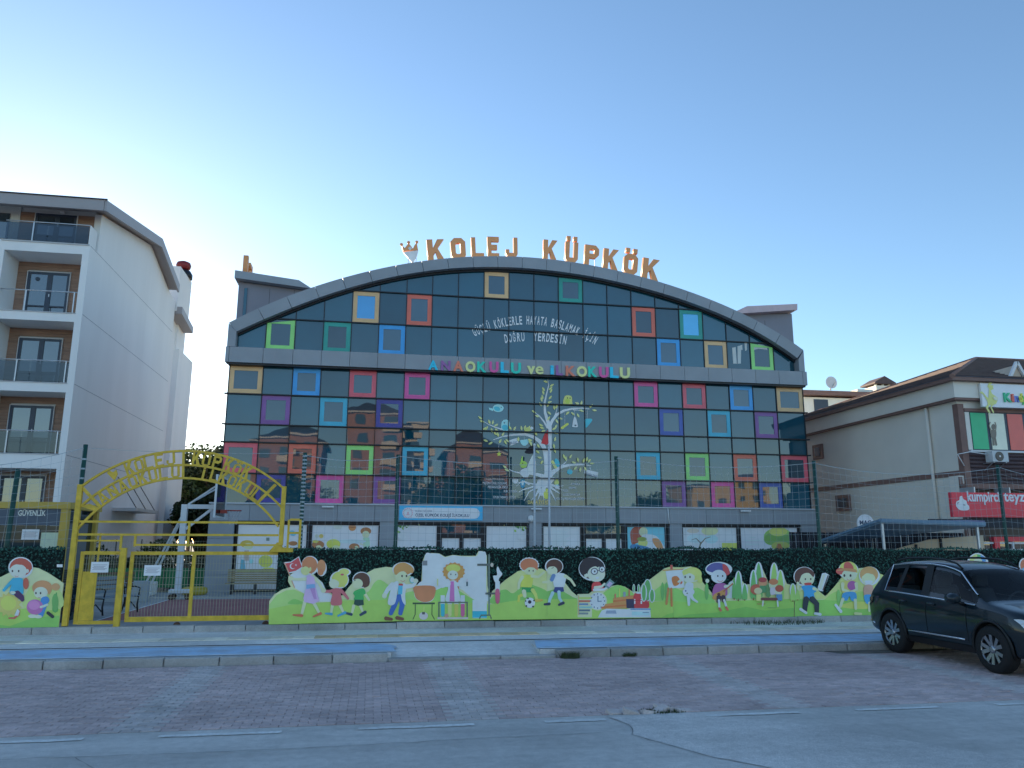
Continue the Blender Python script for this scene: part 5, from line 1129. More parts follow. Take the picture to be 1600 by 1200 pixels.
def railing(xa, xb, y, z0, h, glass, posts_=(.33,.95)):
    r = MB().tube([(xa,y,z0+h),(xb,y,z0+h)], .025, 8)
    for t in posts_: x = xa+(xb-xa)*t; r.box(x-.022, x+.022, y-.02, y+.02, z0, z0+h)
    o = r.build('railing', steel, AP)
    if glass:
        n_ = 2
        for i in range(n_): box('glass_panel', xa+(xb-xa)*i/n_+.015, xa+(xb-xa)*(i+1)/n_-.015, y+.03, y+.04, z0+.06, z0+h-.04, rail_glass, o)
for k, (z0, z1) in enumerate(zip(FL, TOPS)):
    boards(xo0, xo1, 35.42, z0, z1, (-15.18,-13.43,z0+2.18)); balcony_door(-15.15, -13.46, 35.40, z0+.03, z0+2.15)
    box('recess_back', xo0, xo1, 35.46, 35.5, z0, z1, soffit_m, AP)
    railing(xo0+.01, xo1-.01, 34.12, z0, .93, k != 3)
    box('slab_edge', xo0-.02, xo1+.02, 33.97, 34.001, z0-.04, z0, mat('slab_stone', (.5,.5,.5), .6), AP)
    if k == 3: MB().lathe((-14.75,35.375,13.13), [(.09,0),(.09,-.012)], 18, 'y').build('vent_disc', anth, AP)
# top storey set back behind a glazed balcony
boards(-15.55, -12.58, 34.90, 14.35, 16.0, (-14.97,-13.24,16.0)); balcony_door(-14.94, -13.27, 34.9, 14.38, 15.97)
box('upper_wall', x0, -15.56, 34.88, 36.5, 14.35, 16.3, mat('grey_render', S(110,130,150), .8), AP); box('window', -17.5, -15.95, 34.84, 34.879, 14.7, 15.85, win_glass, AP)
box('upper_back', -15.55, -12.58, 34.95, 36.5, 14.35, 16.3, soffit_m, AP)
railing(-15.7, -12.42, 34.06, 14.36, .88, True, (.33,)); box('balcony_slab', -15.75, -12.32, 33.96, 34.9, 14.30, 14.357, mat('slab_stone', (.5,.5,.5), .6), AP)
box('end_panel', -12.40, -12.37, 34.05, 34.85, 14.36, 15.24, white_wall, AP); box('wall_lamp', -13.95, -13.8, 34.75, 34.88, 16.0, 16.07, white_paint, AP)
# roof: eaves and the kinked gable fascia
prof = [(33.8,16.34),(42.43,18.03),(46.75,16.86)]
pb = [(a, b-.48) for a, b in prof]
MB().prism(prof+pb[::-1], -11.85, -11.75, 'x').build('gable_fascia', roof_grey, AP)
MB().prism([(a, b-.05) for a, b in prof]+[(a, b-.35) for a, b in prof[::-1]], x0, -11.86, 'x').build('roof', roof_grey, AP)
box('eave_fascia', x0, -11.86, 33.78, 33.9, 15.86, 16.34, roof_grey, AP); box('drip_edge', x0, -11.74, 33.74, 33.8, 16.34, 16.39, black_trim, AP)
for z in FL[1:]: box('render_joint', x1-.001, x1+.004, 34.05, 48.2, z-.045, z-.025, mat('joint_grey', (.3,.32,.35), .8), AP)
box('rear_recess', -14, -12.62, 48.3, 50.2, 0, 16.0, white_wall, AP); box('rear_wing', -16, -12.3, 50.2, 54, 0, 13.75, white_wall, AP); box('rear_wing_top', -16, -12.5, 50.2, 52.2, 13.75, 15.6, white_wall, AP)
MB().prism([(48.4,15.98),(51.6,15.55),(51.6,15.15),(48.4,15.55)], -16, -11.9, 'x').build('rear_fascia', roof_grey, AP)
ch = box('chimney', -13.3, -12.2, 48.35, 51.4, 15.7, 18.55, white_wall, AP)
MB().lathe((-12.62,50.7,18.55), [(.6,0),(.6,.25),(.45,.5),(.3,.55)], 16).build('chimney_pot', black_trim, ch)
MB().lathe((-12.62,50.7,19.1), [(.25,0),(.42,.12),(.47,.32),(.4,.5),(.22,.58)], 18).build('chimney_cowl', mat('cowl_red', (.22,.02,.02), .45, .1), ch)

# ------------------------------------------------------------------ shop building on the right
beige = mat('beige_render', (.84,.78,.68), .85, .06, .5, .15, 50)
cream = mat('cream_band', (.82,.76,.66), .8, .06, .6)
brown = mat('brown_trim', S(74,66,72), .6, .12)
tile = mat('roof_tile', (.115,.082,.078), .75, .2, 3.)
SB = thing('shop_building', 'beige two-storey shop building with brown trim and tiled hip roof', 'building', (27,31,0))
box('wall', 21.2, 36, 25, 37, 0, 7.2, beige, SB)
box('parapet', 20.92, 36.3, 24.72, 37.3, 7.2, 7.80, cream, SB); box('soffit', 20.95, 36.2, 24.75, 37.2, 7.12, 7.198, brown, SB)
box('eave_trim', 20.72, 36.5, 24.5, 37.5, 7.803, 7.93, brown, SB)
rf = MB().add([(20.7,24.48,7.93),(36.5,24.48,7.93),(36.5,37.52,7.93),(20.7,37.52,7.93),(27.6,31,10.4),(36.5,31,10.4)], [(0,1,5,4),(3,0,4),(2,3,4,5),(1,2,5)]).build('roof', tile, SB)
def hipline(a, b): MB().tube([a, b], .09, 6).build('hip_tile', mat('hip_tile', (.26,.15,.12), .7, .15), rf)
hipline((20.7,24.48,7.95),(27.6,31,10.42)); hipline((20.7,37.52,7.95),(27.6,31,10.42)); hipline((27.6,31,10.42),(36.5,31,10.42))
# rows of roof tiles on the two slopes in view
q = MB()
for i in range(1, 22):
    t = i/22; z = 7.93+2.47*t+.03
    q.tube([(20.7+6.9*t, 24.48+6.52*t, z), (36.5, 24.48+6.52*t, z)], .035, 4, caps=False); q.tube([(20.7+6.9*t, 24.48+6.52*t, z), (20.7+6.9*t, 37.52-6.52*t, z)], .035, 4, caps=False)
props(q.build('tile_courses', tile, rf), kind='stuff')
a, b, c = at(1577,592,24.9), at(1588,566,24.9), at(1603,592,24.9)
d = MB().bar((a[0],24.9,a[2]),(b[0],24.9,b[2]), .10, .1); d.bar((b[0]+.02,24.9,b[2]),(c[0],24.9,c[2]), .10, .1); dr = d.build('dormer_gable', white_paint, SB)
MB().prism([(a[0]+.1,a[2]+.02),(b[0],b[2]-.1),(c[0]-.1,c[2]+.02)], 24.95, 26.4).build('dormer_infill', mat('dormer_grey', S(120,125,130), .7), dr)
box('corner_trim', 21.17, 21.42, 24.93, 25.2, 3.9, 7.0, brown, SB); box('head_trim', 21.42, 33, 24.9, 25.0, 6.72, 6.84, brown, SB); box('floor_band', 21.17, 21.2, 25.2, 36.9, 4.36, 4.56, brown, SB)
sid = mat('log_siding', S(52,50,62), .6, .15, 4., stretch=(1,1,6))
z = 4.05
while z < 5.2:
    MB().tube([(21.42,24.99,z+.07),(34,24.99,z+.07)], .075, 8).build('log_board', sid, SB); z += .145
box('window_sill', 21.45, 34, 24.84, 25, 5.22, 5.28, white_paint, SB); box('window_ribbon', 21.42, 34, 24.955, 25.0, 5.28, 6.72, anth, SB)
box('pale_panel', 21.44, 21.62, 24.93, 24.954, 5.3, 6.7, cream, SB)
for i, c_ in enumerate([(28,128,104),(150,172,170),(150,72,78),(150,172,170),(60,110,160)]):
    xa = 21.67+i*.78; p = box('window_panel', xa, xa+.64, 24.935, 24.954, 5.33, 6.68, mat('panel_%d' % i, S(*c_), .35, .05), SB)
    if i in (1, 3):
        A = Art(24.93, 1480, 560, 4, .001); dx = (i-1)*130
        A.ell(289+dx,428,14,18,(70,80,84)).poly([(272+dx,450),(305+dx,450),(303+dx,500),(278+dx,500)], (74,84,88), True).limb([(275+dx,455),(262+dx,420),(268+dx,400)], 7, (80,90,92)).limb([(302+dx,455),(305+dx,420),(298+dx,400)], 7, (80,90,92)).limb([(286+dx,498),(290+dx,540)], 12, (70,80,84)).limb([(298+dx,498),(306+dx,540)], 12, (70,80,84)); A.build('printed_child', p)
for (ya, yb, za, zb) in ((33.85,34.65,5.9,6.6),(32.0,33.05,3.36,4.08)):
    w_ = box('side_window', 21.10, 21.2, ya, yb, za, zb, brown, SB); box('pane', 21.085, 21.10, ya+.18, yb-.18, za+.15, zb-.15, win_glass, w_)
MB().tube([(21.1,26.5,7.1),(21.1,26.5,.2)], .06, 8).build('downpipe', cream, SB); box('pier', 20.95, 21.2, 25.0, 25.5, 0, 4.35, beige, SB); box('pier_trim', 20.93, 21.05, 24.94, 24.999, 0, 4.30, brown, SB)
box('floor_band', 20.93, 34, 24.6, 25, 3.86, 4.04, brown, SB)
box('shop_front', 21.2, 34, 24.94, 25.0, 0, 3.86, mat('shop_dark', S(60,62,66), .6), SB)
# name signs
KS = thing('kindergarten_sign', 'white fascia sign with yellow animal and coloured Kind letters', 'sign', (24,24.6,6.8))
box('board', 21.95, 33, 24.60, 24.70, 6.86, 7.74, mat('sign_white', S(158,180,215), .4, .04), KS)
A = Art(24.585, 1480, 560, 4, .012); Yk = (178,178,110)
A.poly([(200,212),(218,205),(248,240),(258,250),(262,190),(252,175),(260,155),(275,150),(280,158),(268,165),(290,170),(285,178),(290,190),(272,200),(280,220),(300,235),(318,248),(315,262),(305,285),(285,290),(265,292),(255,310),(272,340),(262,345),(240,305),(255,285),(248,260),(225,225)], Yk).limb([(285,290),(272,305),(288,338)], 9, Yk).ell(300,252,16,10,(200,195,170),25); A.build('animal_emblem', KS)
for i, (ch, c_) in enumerate(zip('Kindy', [(30,130,110),(190,70,70),(60,90,170),(200,170,70),(60,150,90)])):
    us = [356,402,418,442,466][i]; p = at(1480+us/4, 560+270/4, 24.58); q_ = at(1480+(us+(40 if i == 0 else 10 if i == 1 else 24))/4, 560+215/4, 24.58)
    place_text('letter', ch, p[0], 24.58, p[2], (q_[2]-p[2])*(1 if i == 0 else .95), q_[0]-p[0], mat('kind_%d' % i, S(*c_), .4), KS, .03, .03)
FS = thing('food_shop_sign', 'red sign with white face emblem reading kumpirci teyze', 'sign', (22,23.8,2.8))
box('board', 19.58, 27, 23.80, 23.95, 2.82, 3.66, mat('sign_red', S(150,40,62), .4, .05), FS)
A = Art(23.79, 1480, 560, 4, .004)
A.poly([(78,865),(92,860),(102,880),(120,890),(125,910),(138,925),(135,945),(110,950),(75,945),(55,920),(58,895),(75,885)], (190,195,205), True).limb([(100,915),(112,917)], 4, (60,50,60)).limb([(62,905),(72,902)], 4, (60,50,60)); A.build('face_emblem', FS)
p, q_ = at(1512,783,23.79), at(1562,783,23.79); place_text('sign_text', 'kumpirci', p[0], 23.79, p[2], .36, q_[0]-p[0], mat('sign_letters', S(190,195,205), .5), FS, .01, .02)
p, q_ = at(1569,783,23.79), at(1606,783,23.79); place_text('sign_text', 'teyze', p[0], 23.79, p[2], .36, q_[0]-p[0]+.1, MATS['sign_letters'], FS, .01, .02)
for x in (20.6,22.0,23.4): box('bracket', x-.02, x+.02, 23.9, 24.6, 3.66, 3.86, steel, FS)
# shop entrance frames under the sign
SE = thing('shop_entrance', 'red and white framed shop entrance under the red sign', 'shopfront', (22,23.9,0))
box('red_beam', 21.05, 27, 23.8, 24.0, 2.0, 2.16, MATS['sign_red'], SE); box('red_post', 21.05, 21.25, 23.79, 24.0, 0, 1.998, MATS['sign_red'], SE)
fr = MB()
for x in (19.9,20.5,21.8,22.6,23.4): fr.box(x-.03, x+.03, 23.82, 23.9, 0, 2.0)
for z in (1.0,1.72,1.95): fr.box(19.93, 21.04, 23.83, 23.89, z-.03, z+.03); fr.box(21.26, 23.4, 23.83, 23.89, z-.03, z+.03)
fr.build('white_frame', white_paint, SE); box('dark_glass', 19.9, 23.6, 23.905, 23.92, 0, 2.0, win_glass, SE)
# air conditioner
a, b = at(1550,704,24.4), at(1577,722,24.4)
AC = thing('air_conditioner', 'white air conditioner outdoor unit bracketed below the coloured windows', 'air conditioner', (a[0],24.4,b[2]))
box('casing', a[0], b[0], 24.40, 24.75, b[2], a[2], mat('ac_white', (.6,.62,.62), .5), AC, .015)
cx, cz = a[0]+(b[0]-a[0])*.42, (a[2]+b[2])/2
MB().lathe((cx,24.395,cz), [(.17,0),(.17,-.012),(.15,-.02)], 22, 'y').build('fan_grille', mat('ac_grille', S(60,66,72), .6), AC); MB().lathe((cx,24.37,cz), [(.035,0),(.035,-.01)], 12, 'y').build('hub', white_paint, AC)
br = MB()
for x in (a[0]+.06, b[0]-.1): br.bar((x,24.42,b[2]-.02),(x,24.98,b[2]-.02), .03); br.bar((x,24.5,b[2]-.03),(x,24.98,b[2]-.3), .025)
br.build('bracket', steel, AC); MB().tube([(a[0],24.6,a[2]-.12),(a[0]-.6,24.75,a[2]-.02),(a[0]-1.0,24.9,a[2]-.1),(21.15,24.9,4.7)], .02, 6).build('pipe', white_paint, AC)
# canopy between the school and the shop
CN = thing('canopy', 'dark blue metal canopy shelter in front of the beige building', 'canopy', (17,21,0))
can_m = mat('canopy_blue', S(60,92,128), .45, .1); can_d = mat('canopy_dark', S(14,20,34), .6, .1)
A0, B0 = (14.4,20.4,2.58), (17.8,20.4,2.50)
r_ = MB().add([A0,B0,(20.6,23.6,2.72),(15.2,25.0,1.98),(14.4,20.4,2.50),(17.8,20.4,2.42),(20.6,23.6,2.64),(15.2,25.0,1.90)], [(0,1,2,3),(7,6,5,4),(0,4,5,1),(1,5,6,2),(2,6,7,3),(3,7,4,0)]); r_.build('roof_sheet', [can_m], CN)
MB().bar(A0,B0, .1,.07).bar(A0,(15.2,25.0,1.98), .1,.07).build('roof_edge', can_m, CN)
for x, y in ((14.5,20.5),(17.6,20.5),(15.3,24.8)): box('canopy_post', x-.03, x+.03, y-.03, y+.03, .1, 2.5 if y < 22 else 1.9, steel, CN)
bm_ = MB(); rr = random.Random(2)
for i in range(70): x = 14.2+i*.1; bm_.tube([(x,25.1,.1),(x+rr.uniform(-.02,.02),25.1,2.3)], .045, 5)
props(bm_.build('reed_screen', mat('reed', S(22,26,36), .8, .3, 6., island=.4), CN), kind='stuff')
box('valance', 18.0, 23.5, 23.0, 23.06, 2.45, 2.72, can_d, CN)
TE = thing('tent_side', 'pale tarpaulin side wall with dark poles beneath the canopy', 'tent', (17.5,22.5,0))
MB().prism([(14.9,.1),(19.6,.1),(19.6,2.2),(17.6,2.05),(15.6,1.55)], 22.6, 22.66).build('tarpaulin', mat('tarp', S(120,126,126), .8, .1), TE)
for x in (16.3,17.1,18.0): box('pole', x-.03, x+.03, 22.54, 22.6, .1, 1.6+(x-15.6)*.2, can_d, TE)
MS = thing('round_sign', 'white round sign showing blue letters MAC above the canopy', 'sign', (17.75,26,2.1))
MB().lathe((17.75,26,2.62), [(.34,0),(.34,.06)], 28, 'y').build('disc', mat('disc_white', S(165,185,205), .4), MS); box('stand', 17.72, 17.78, 26.07, 26.1, .1, 2.5, steel, MS)
place_text('sign_text', 'MAC', 17.5, 25.995, 2.6, .15, .46, ink, MS, .004, .02)
# pale house behind
BH = thing('rear_house', 'pale house with brown roof slab seen between school and shop', 'building', (33,50,0))
box('wall', 26.0, 40, 48, 58, 0, 11.75, mat('pale_render', S(160,170,178), .85, .05), BH); MB().prism([(25.6,11.78),(36.4,11.95),(36.4,12.2),(25.6,12.15)], 47.6, 58.4).build('roof', brown, BH)
w_ = box('window', 29.6, 30.65, 47.95, 47.999, 9.6, 11.6, anth, BH)
c_ = box('chimney', 34.4, 35.6, 47.9, 49.2, 12.2, 12.75, MATS['pale_render'], BH); MB().prism([(34.2,12.95),(35.0,13.4),(35.85,12.95),(35.85,12.85),(34.2,12.85)], 47.7, 49.4).build('chimney_roof', tile, c_)
for x in (34.45,35.0,35.5): box('pillar', x-.06, x+.06, 47.95, 48.1, 12.75, 12.85, MATS['pale_render'], c_)
box('small_vent', 33.0, 34.2, 48.0, 49, 12.2, 12.45, MATS['pale_render'], BH)
DI = thing('satellite_dish', 'white satellite dish standing on the rear house roof', 'satellite dish', (30.7,47.5,12.1))
q = MB(); q.lathe((30.7,47.45,12.72), [(.42,0),(.30,.09),(.15,.14),(.02,.16)], 22, 'y'); q.build('reflector', mat('dish_white', (.62,.64,.66), .5), DI)
MB().tube([(30.7,47.6,12.2),(30.7,47.6,12.7)], .04, 6).build('mast', steel, DI); MB().tube([(30.7,47.4,12.4),(30.72,47.0,12.68)], .02, 5).build('arm', steel, DI)
# ------------------------------------------------------------------ parked car
paint = mat('car_paint', (.005,.015,.022), .32, .04, 3., metal=.1, spec=.3, coat=.7)
def car_glass():
    m = bpy.data.materials.new('car_glass'); m.use_nodes = True; n = m.node_tree; L = n.links; n.nodes.clear()
    tr = n.nodes.new('ShaderNodeBsdfTransparent'); tr.inputs[0].default_value = (.70,.76,.76,1)
    gl = n.nodes.new('ShaderNodeBsdfGlossy'); gl.inputs['Roughness'].default_value = .01
    fr = n.nodes.new('ShaderNodeFresnel'); fr.inputs[0].default_value = 1.28; mx = n.nodes.new('ShaderNodeMixShader'); o = n.nodes.new('ShaderNodeOutputMaterial')
    L.new(fr.outputs[0], mx.inputs[0]); L.new(tr.outputs[0], mx.inputs[1]); L.new(gl.outputs[0], mx.inputs[2]); L.new(mx.outputs[0], o.inputs[0]); return m
cglass = car_glass(); c_black = mat('car_black_plastic', (.012,.013,.014), .5, .1); chrome = mat('chrome', (.75,.77,.8), .12, .03, metal=1.)
tyre_m = mat('tyre', (.012,.012,.013), .75, .15, 12., .2, 60); rim_m = mat('rim_alloy', (.42,.43,.45), .3, .04, metal=.9); interior = mat('car_interior', (.05,.05,.052), .8, .1)
LS = .90
CX, CY = 10.31, 14.09           # body centre line, rear bumper
CAR = thing('parked_car', 'dark green-black estate SUV parked nose to the road at right', 'car', (CX, CY-2.2, 0))
def cw(x, y, z): return (CX+y, CY-x*LS, z)
tab = lambda T, x: interp(T, x)
topz = [(0.0,.86),(.05,1.02),(.14,1.12),(.32,1.34),(.52,1.54),(.66,1.60),(1.2,1.645),(1.8,1.65),(2.3,1.61),(2.62,1.53),(3.0,1.29),(3.38,1.055),(3.7,1.00),(4.05,.945),(4.28,.87),(4.40,.76),(4.46,.60)]
halfw = [(0.0,.74),(.05,.80),(.2,.875),(.6,.905),(1.5,.915),(2.6,.915),(3.4,.91),(3.9,.885),(4.2,.82),(4.38,.70),(4.46,.58)]
belt = [(0,.90),(.14,1.0),(.5,1.075),(1.2,1.06),(2.2,1.02),(3.0,.985),(3.38,.965),(4.0,.89),(4.3,.79),(4.46,.58)]
botz = [(0,.42),(.1,.34),(.4,.27),(1,.245),(3.4,.235),(4.1,.24),(4.46,.32)]
ST = [0.0,.05,.14,.32,.52,.66,.95,1.25,1.55,1.85,2.1,2.3,2.62,2.8,3.0,3.19,3.38,3.55,3.7,3.88,4.05,4.28,4.40,4.46]
def section(x):
    w_, zt, zb, z0 = tab(halfw, x), tab(topz, x), tab(belt, x), tab(botz, x)
    zb = min(zb, zt-.015)
    h = zb-z0
    roof = max(0., zt-zb-.03)                                  # greenhouse height
    edge_w = w_*.94-.27*min(1., roof/.55) if roof > .05 else w_*.90
    pts = [(w_*.90, z0), (w_*.975, z0+h*.10), (w_*.985, z0+h*.30), (w_*1.0, z0+h*.62), (w_*.99, z0+h*.80), (w_*.955, zb-.012), (w_*.93, zb+.008)]
    ze = zt-(.055 if roof > .2 else .02+.02*min(1, roof/.2))
    ze = max(ze, zb+.010)
    pts += [(edge_w, ze), (edge_w*.86, ze+(zt-ze)*.62), (edge_w*.45, ze+(zt-ze)*.92), (0, zt)]
    return pts
NPT = 11
bmv = []; faces = []; fm = []
for x in ST:
    s_ = section(x); bmv += [cw(x, -p[0], p[1]) for p in s_]+[cw(x, p[0], p[1]) for p in s_[:-1][::-1]]
RW = 2*NPT-1
for i in range(len(ST)-1):
    xa, xb = ST[i], ST[i+1]
    for k in range(RW-1):
        faces.append((i*RW+k, i*RW+k+1, (i+1)*RW+k+1, (i+1)*RW+k)); kk = k if k < NPT-1 else RW-2-k
        g_ = 0
        if kk == 6 and .65 < xa and xb < 3.20: g_ = 1
        if kk >= 7 and ((xa > 2.6 and xb < 3.39) or (xa > .13 and xb < .53)): g_ = 1
        fm.append(g_)
    faces.append((i*RW, (i+1)*RW, (i+1)*RW+RW-1, i*RW+RW-1)); fm.append(2)
faces.append(tuple(range(RW))); fm.append(0); faces.append(tuple((len(ST)-1)*RW+k for k in range(RW))[::-1]); fm.append(0)
bd = MB(); bd.v = bmv; bd.f = [list(f) for f in faces]; bd.mi = fm; bd.sm = [True]*len(faces)
me = bd.mesh('body', [paint, cglass, c_black], wloc(CAR))
bm = bmesh.new(); bm.from_mesh(me); bmesh.ops.recalc_face_normals(bm, faces=bm.faces); bm.to_mesh(me); bm.free()
tmp = bpy.data.objects.new('tmp', me); COL.objects.link(tmp); tmp.location = wloc(CAR)
ss = tmp.modifiers.new('s', 'SUBSURF'); ss.levels = 2; ss.render_levels = 2
cut = []
WX = [.90, 3.50]; WR = .355
for x in WX:
    for s_ in (-1, 1):
        c_ = MB().lathe(cw(x, s_*.98, .355), [(.41,-.32),(.41,.32)], 40, 'x', 0).build('tmpcut', c_black, None, fix=True)
        c_.hide_render = True; cut.append(c_); bo = tmp.modifiers.new('b', 'BOOLEAN'); bo.operation = 'DIFFERENCE'; bo.object = c_; bo.solver = 'EXACT'
dg = bpy.context.evaluated_depsgraph_get(); dg.update()
me2 = bpy.data.meshes.new_from_object(tmp.evaluated_get(dg))
bpy.data.objects.remove(tmp, do_unlink=True)
for c_ in cut: bpy.data.objects.remove(c_, do_unlink=True)
body = bpy.data.objects.new('body', me2); COL.objects.link(body); body.parent = CAR
# lower black cladding, seen on the visible side and its twin
def side_pt(x, k, off=.006, s_=-1):
    p = section(x)[k]; return cw(x, s_*(p[0]+off), p[1])
def side_z(x, z, off=.008, s_=-1):
    p = section(x)
    for (a, b), (c, d) in zip(p[:7], p[1:8]):
        if b <= z <= d+1e-6: t = (z-b)/(d-b+1e-9); return cw(x, s_*(a+(c-a)*t+off), z)
    return cw(x, s_*(p[6][0]+off), z)
for s_ in (-1, 1):
    tb = MB().tube([side_z(x, .44+.035*(2.9-x)*0, .010, s_) for x in [1.42+.15*i for i in range(11)]], .016, 6); tb.build('door_trim_strip', chrome, CAR)
    wl = [(3.17,.985),(2.9,1.0),(2.3,1.022),(1.6,1.056),(1.1,1.075),(.62,1.085),(.42,1.11)]
    lo = [(lambda q: (q[0], q[1], q[2]))(cw(x, s_*(section(x)[6][0]+.006), section(x)[6][1])) for x in [3.18,2.9,2.6,2.3,1.9,1.5,1.1,.85,.70]]
    hi = [cw(x, s_*(section(x)[7][0]+.010), section(x)[7][1]-.004) for x in [.70,.74,.80,.9,1.05,1.25,1.6,1.9,2.2,2.45,2.62,2.8,3.0,3.12,3.18]]
    MB().tube(lo+hi, .013, 6, caps=False).build('window_trim', chrome, CAR)
    # pillars
    def pil(x0, x1, x0t, x1t, nm):
        a, b, c_, d = cw(x0, s_*(section(x0)[6][0]+.004), section(x0)[6][1]), cw(x1, s_*(section(x1)[6][0]+.004), section(x1)[6][1]), cw(x1t, s_*(section(x1t)[7][0]+.006), section(x1t)[7][1]), cw(x0t, s_*(section(x0t)[7][0]+.006), section(x0t)[7][1])
        q = MB().add([a,b,c_,d], [(0,1,2,3)]); q.build(nm, c_black, CAR)
    pil(1.78,2.0,1.70,1.90,'door_pillar'); pil(1.02,1.14,1.10,1.20,'door_pillar')
    # roof rails
    rl = [cw(x, s_*(section(x)[8][0]+.02), section(x)[8][1]+h) for x, h in [(.62,.0),(.75,.045),(1.1,.06),(1.6,.06),(2.1,.06),(2.4,.045),(2.55,.0)]]
    MB().tube(rl, .018, 6).build('roof_rail', c_black, CAR)
    # door seams and handles
    for x in (1.95, 2.98, 1.20):
        zs = [.40+.06*i for i in range(10)]
        MB().tube([side_z(x+(.0 if x > 1.3 else max(0,.55-z)*.55), min(z, section(x)[5][1]), .0005, s_) for z in zs], .005, 4, caps=False).build('door_seam', c_black, CAR)
    for x in (1.42, 2.22):
        p = side_z(x, .93, .018, s_); p2 = side_z(x-.2, .94, .018, s_); MB().tube([p, ((p[0]+p2[0])/2+s_*.012, (p[1]+p2[1])/2, (p[2]+p2[2])/2), p2], .016, 6).build('door_handle', paint, CAR)
    # mirrors
    p = cw(2.86, s_*1.03, 1.07); mm = MB(); n0 = 10
    for i, (t, a, b) in enumerate([(-.10,.05,.05),(-.08,.10,.075),(0,.12,.09),(.08,.10,.08),(.13,.05,.045)]):
        for k in range(n0): th = 2*math.pi*k/n0; mm.v.append(cw(2.86+t, s_*(1.02)+a*math.cos(th), 1.07+b*math.sin(th)))
    for i in range(4):
        for k in range(n0): mm.f.append([i*n0+k, i*n0+(k+1) % n0, (i+1)*n0+(k+1) % n0, (i+1)*n0+k]); mm.mi.append(0); mm.sm.append(True)
    mm.f += [list(range(n0)), list(range(4*n0,5*n0))]; mm.mi += [0,0]; mm.sm += [False,False]
    mo = mm.build('wing_mirror', paint, CAR, fix=True); MB().tube([cw(2.92, s_*.86, .98), cw(2.90, s_*.98, 1.02)], .03, 6).build('mirror_arm', c_black, mo)
    # lamps
    hp = [(4.08,.845),(4.22,.83),(4.36,.76),(4.40,.70),(4.30,.665),(4.18,.70),(4.08,.78),(3.98,.835)]
    hl = MB().add([side_z(x, min(z, section(x)[6][1]), .008, s_) for x, z in hp], [tuple(range(8))]); hl.build('headlight', mat('lamp_clear', (.75,.78,.8), .08, .05, ior=1.6), CAR)
    tl = [(.02,.84),(.12,.93),(.30,.95),(.30,.86),(.16,.80),(.03,.76)]
    MB().add([side_z(x, z, .01, s_) for x, z in tl], [tuple(range(6))]).build('tail_light', mat('lamp_red', (.10,.008,.008), .1, .05), CAR)
    MB().tube([side_z(.10,.50,.006,s_), side_z(.34,.47,.006,s_)], .014, 5).build('reflector', chrome, CAR)
    sk = MB()
    xs_ = [1.33+.125*i for i in range(15)]
    sk.add([side_z(x, section(x)[0][1]+.002, .008, s_) for x in xs_]+[side_z(x, .355, .010, s_) for x in xs_], [(i, i+1, 15+i+1, 15+i) for i in range(14)]); sk.build('sill_cladding', c_black, CAR)
    for x in WX:                                                # black arch lips
        MB().tube([(lambda xx, zz: side_z(xx, min(zz, 1.0), .0, s_))(x+.415*math.cos(t), max(section(x+.415*math.cos(t))[0][1]+.01, .355+.415*math.sin(t))) for t in [math.pi*(-.08+1.16*i/16) for i in range(17)]], .022, 6).build('arch_trim', c_black, CAR)
# wheels
for x in WX:
    for s_ in (-1, 1):
        c_ = cw(x, s_*.80, .352)
        ty = MB().lathe(c_, [(.22,-.11),(.30,-.115),(.338,-.10),(.352,-.07),(.354,0),(.352,.07),(.338,.10),(.30,.115),(.245,.112),(.235,.09),(.22,.0)], 44, 'x', caps=False).build('wheel', tyre_m, CAR)
        rm = MB(); d_ = s_
        rm.lathe((c_[0]+d_*.06, c_[1], c_[2]), [(.243,-.05*d_),(.246,.045*d_),(.232,.05*d_),(.225,.0)], 40, 'x', caps=False)
        for k in range(5):
            for j in (-1, 1):
                a = 2*math.pi*k/5+j*.20; a2 = a+j*.10
                i0, i1 = .05, .236
                for (ra, ta, wa), (rb_, tb_, wb) in (((i0, 2*math.pi*k/5+j*.12, .024), (i1, a2, .030)),):
                    P0 = Vector((c_[0]+d_*.085, c_[1]+ra*math.cos(ta), c_[2]+ra*math.sin(ta))); P1 = Vector((c_[0]+d_*.105, c_[1]+rb_*math.cos(tb_), c_[2]+rb_*math.sin(tb_)))
                    t_ = Vector((0, -math.sin(ta), math.cos(ta))); u_ = Vector((0, -math.sin(tb_), math.cos(tb_))); dx = Vector((d_*.03,0,0))
                    vs_ = [P0-t_*wa, P0+t_*wa, P1+u_*wb, P1-u_*wb]; rm.add(vs_+[v-dx for v in vs_], [(0,1,2,3),(0,4,5,1),(1,5,6,2),(2,6,7,3),(3,7,4,0)])
        rm.lathe((c_[0]+d_*.10, c_[1], c_[2]), [(.06,-.03*d_),(.055,.0),(.03,.006*d_)], 16, 'x')
        rm.build('rim', rim_m, ty)
        MB().lathe((c_[0]+d_*.035, c_[1], c_[2]), [(.225,-.01),(.225,.01)], 30, 'x').build('brake_disc', mat('brake_dark', (.03,.03,.032), .5), ty)
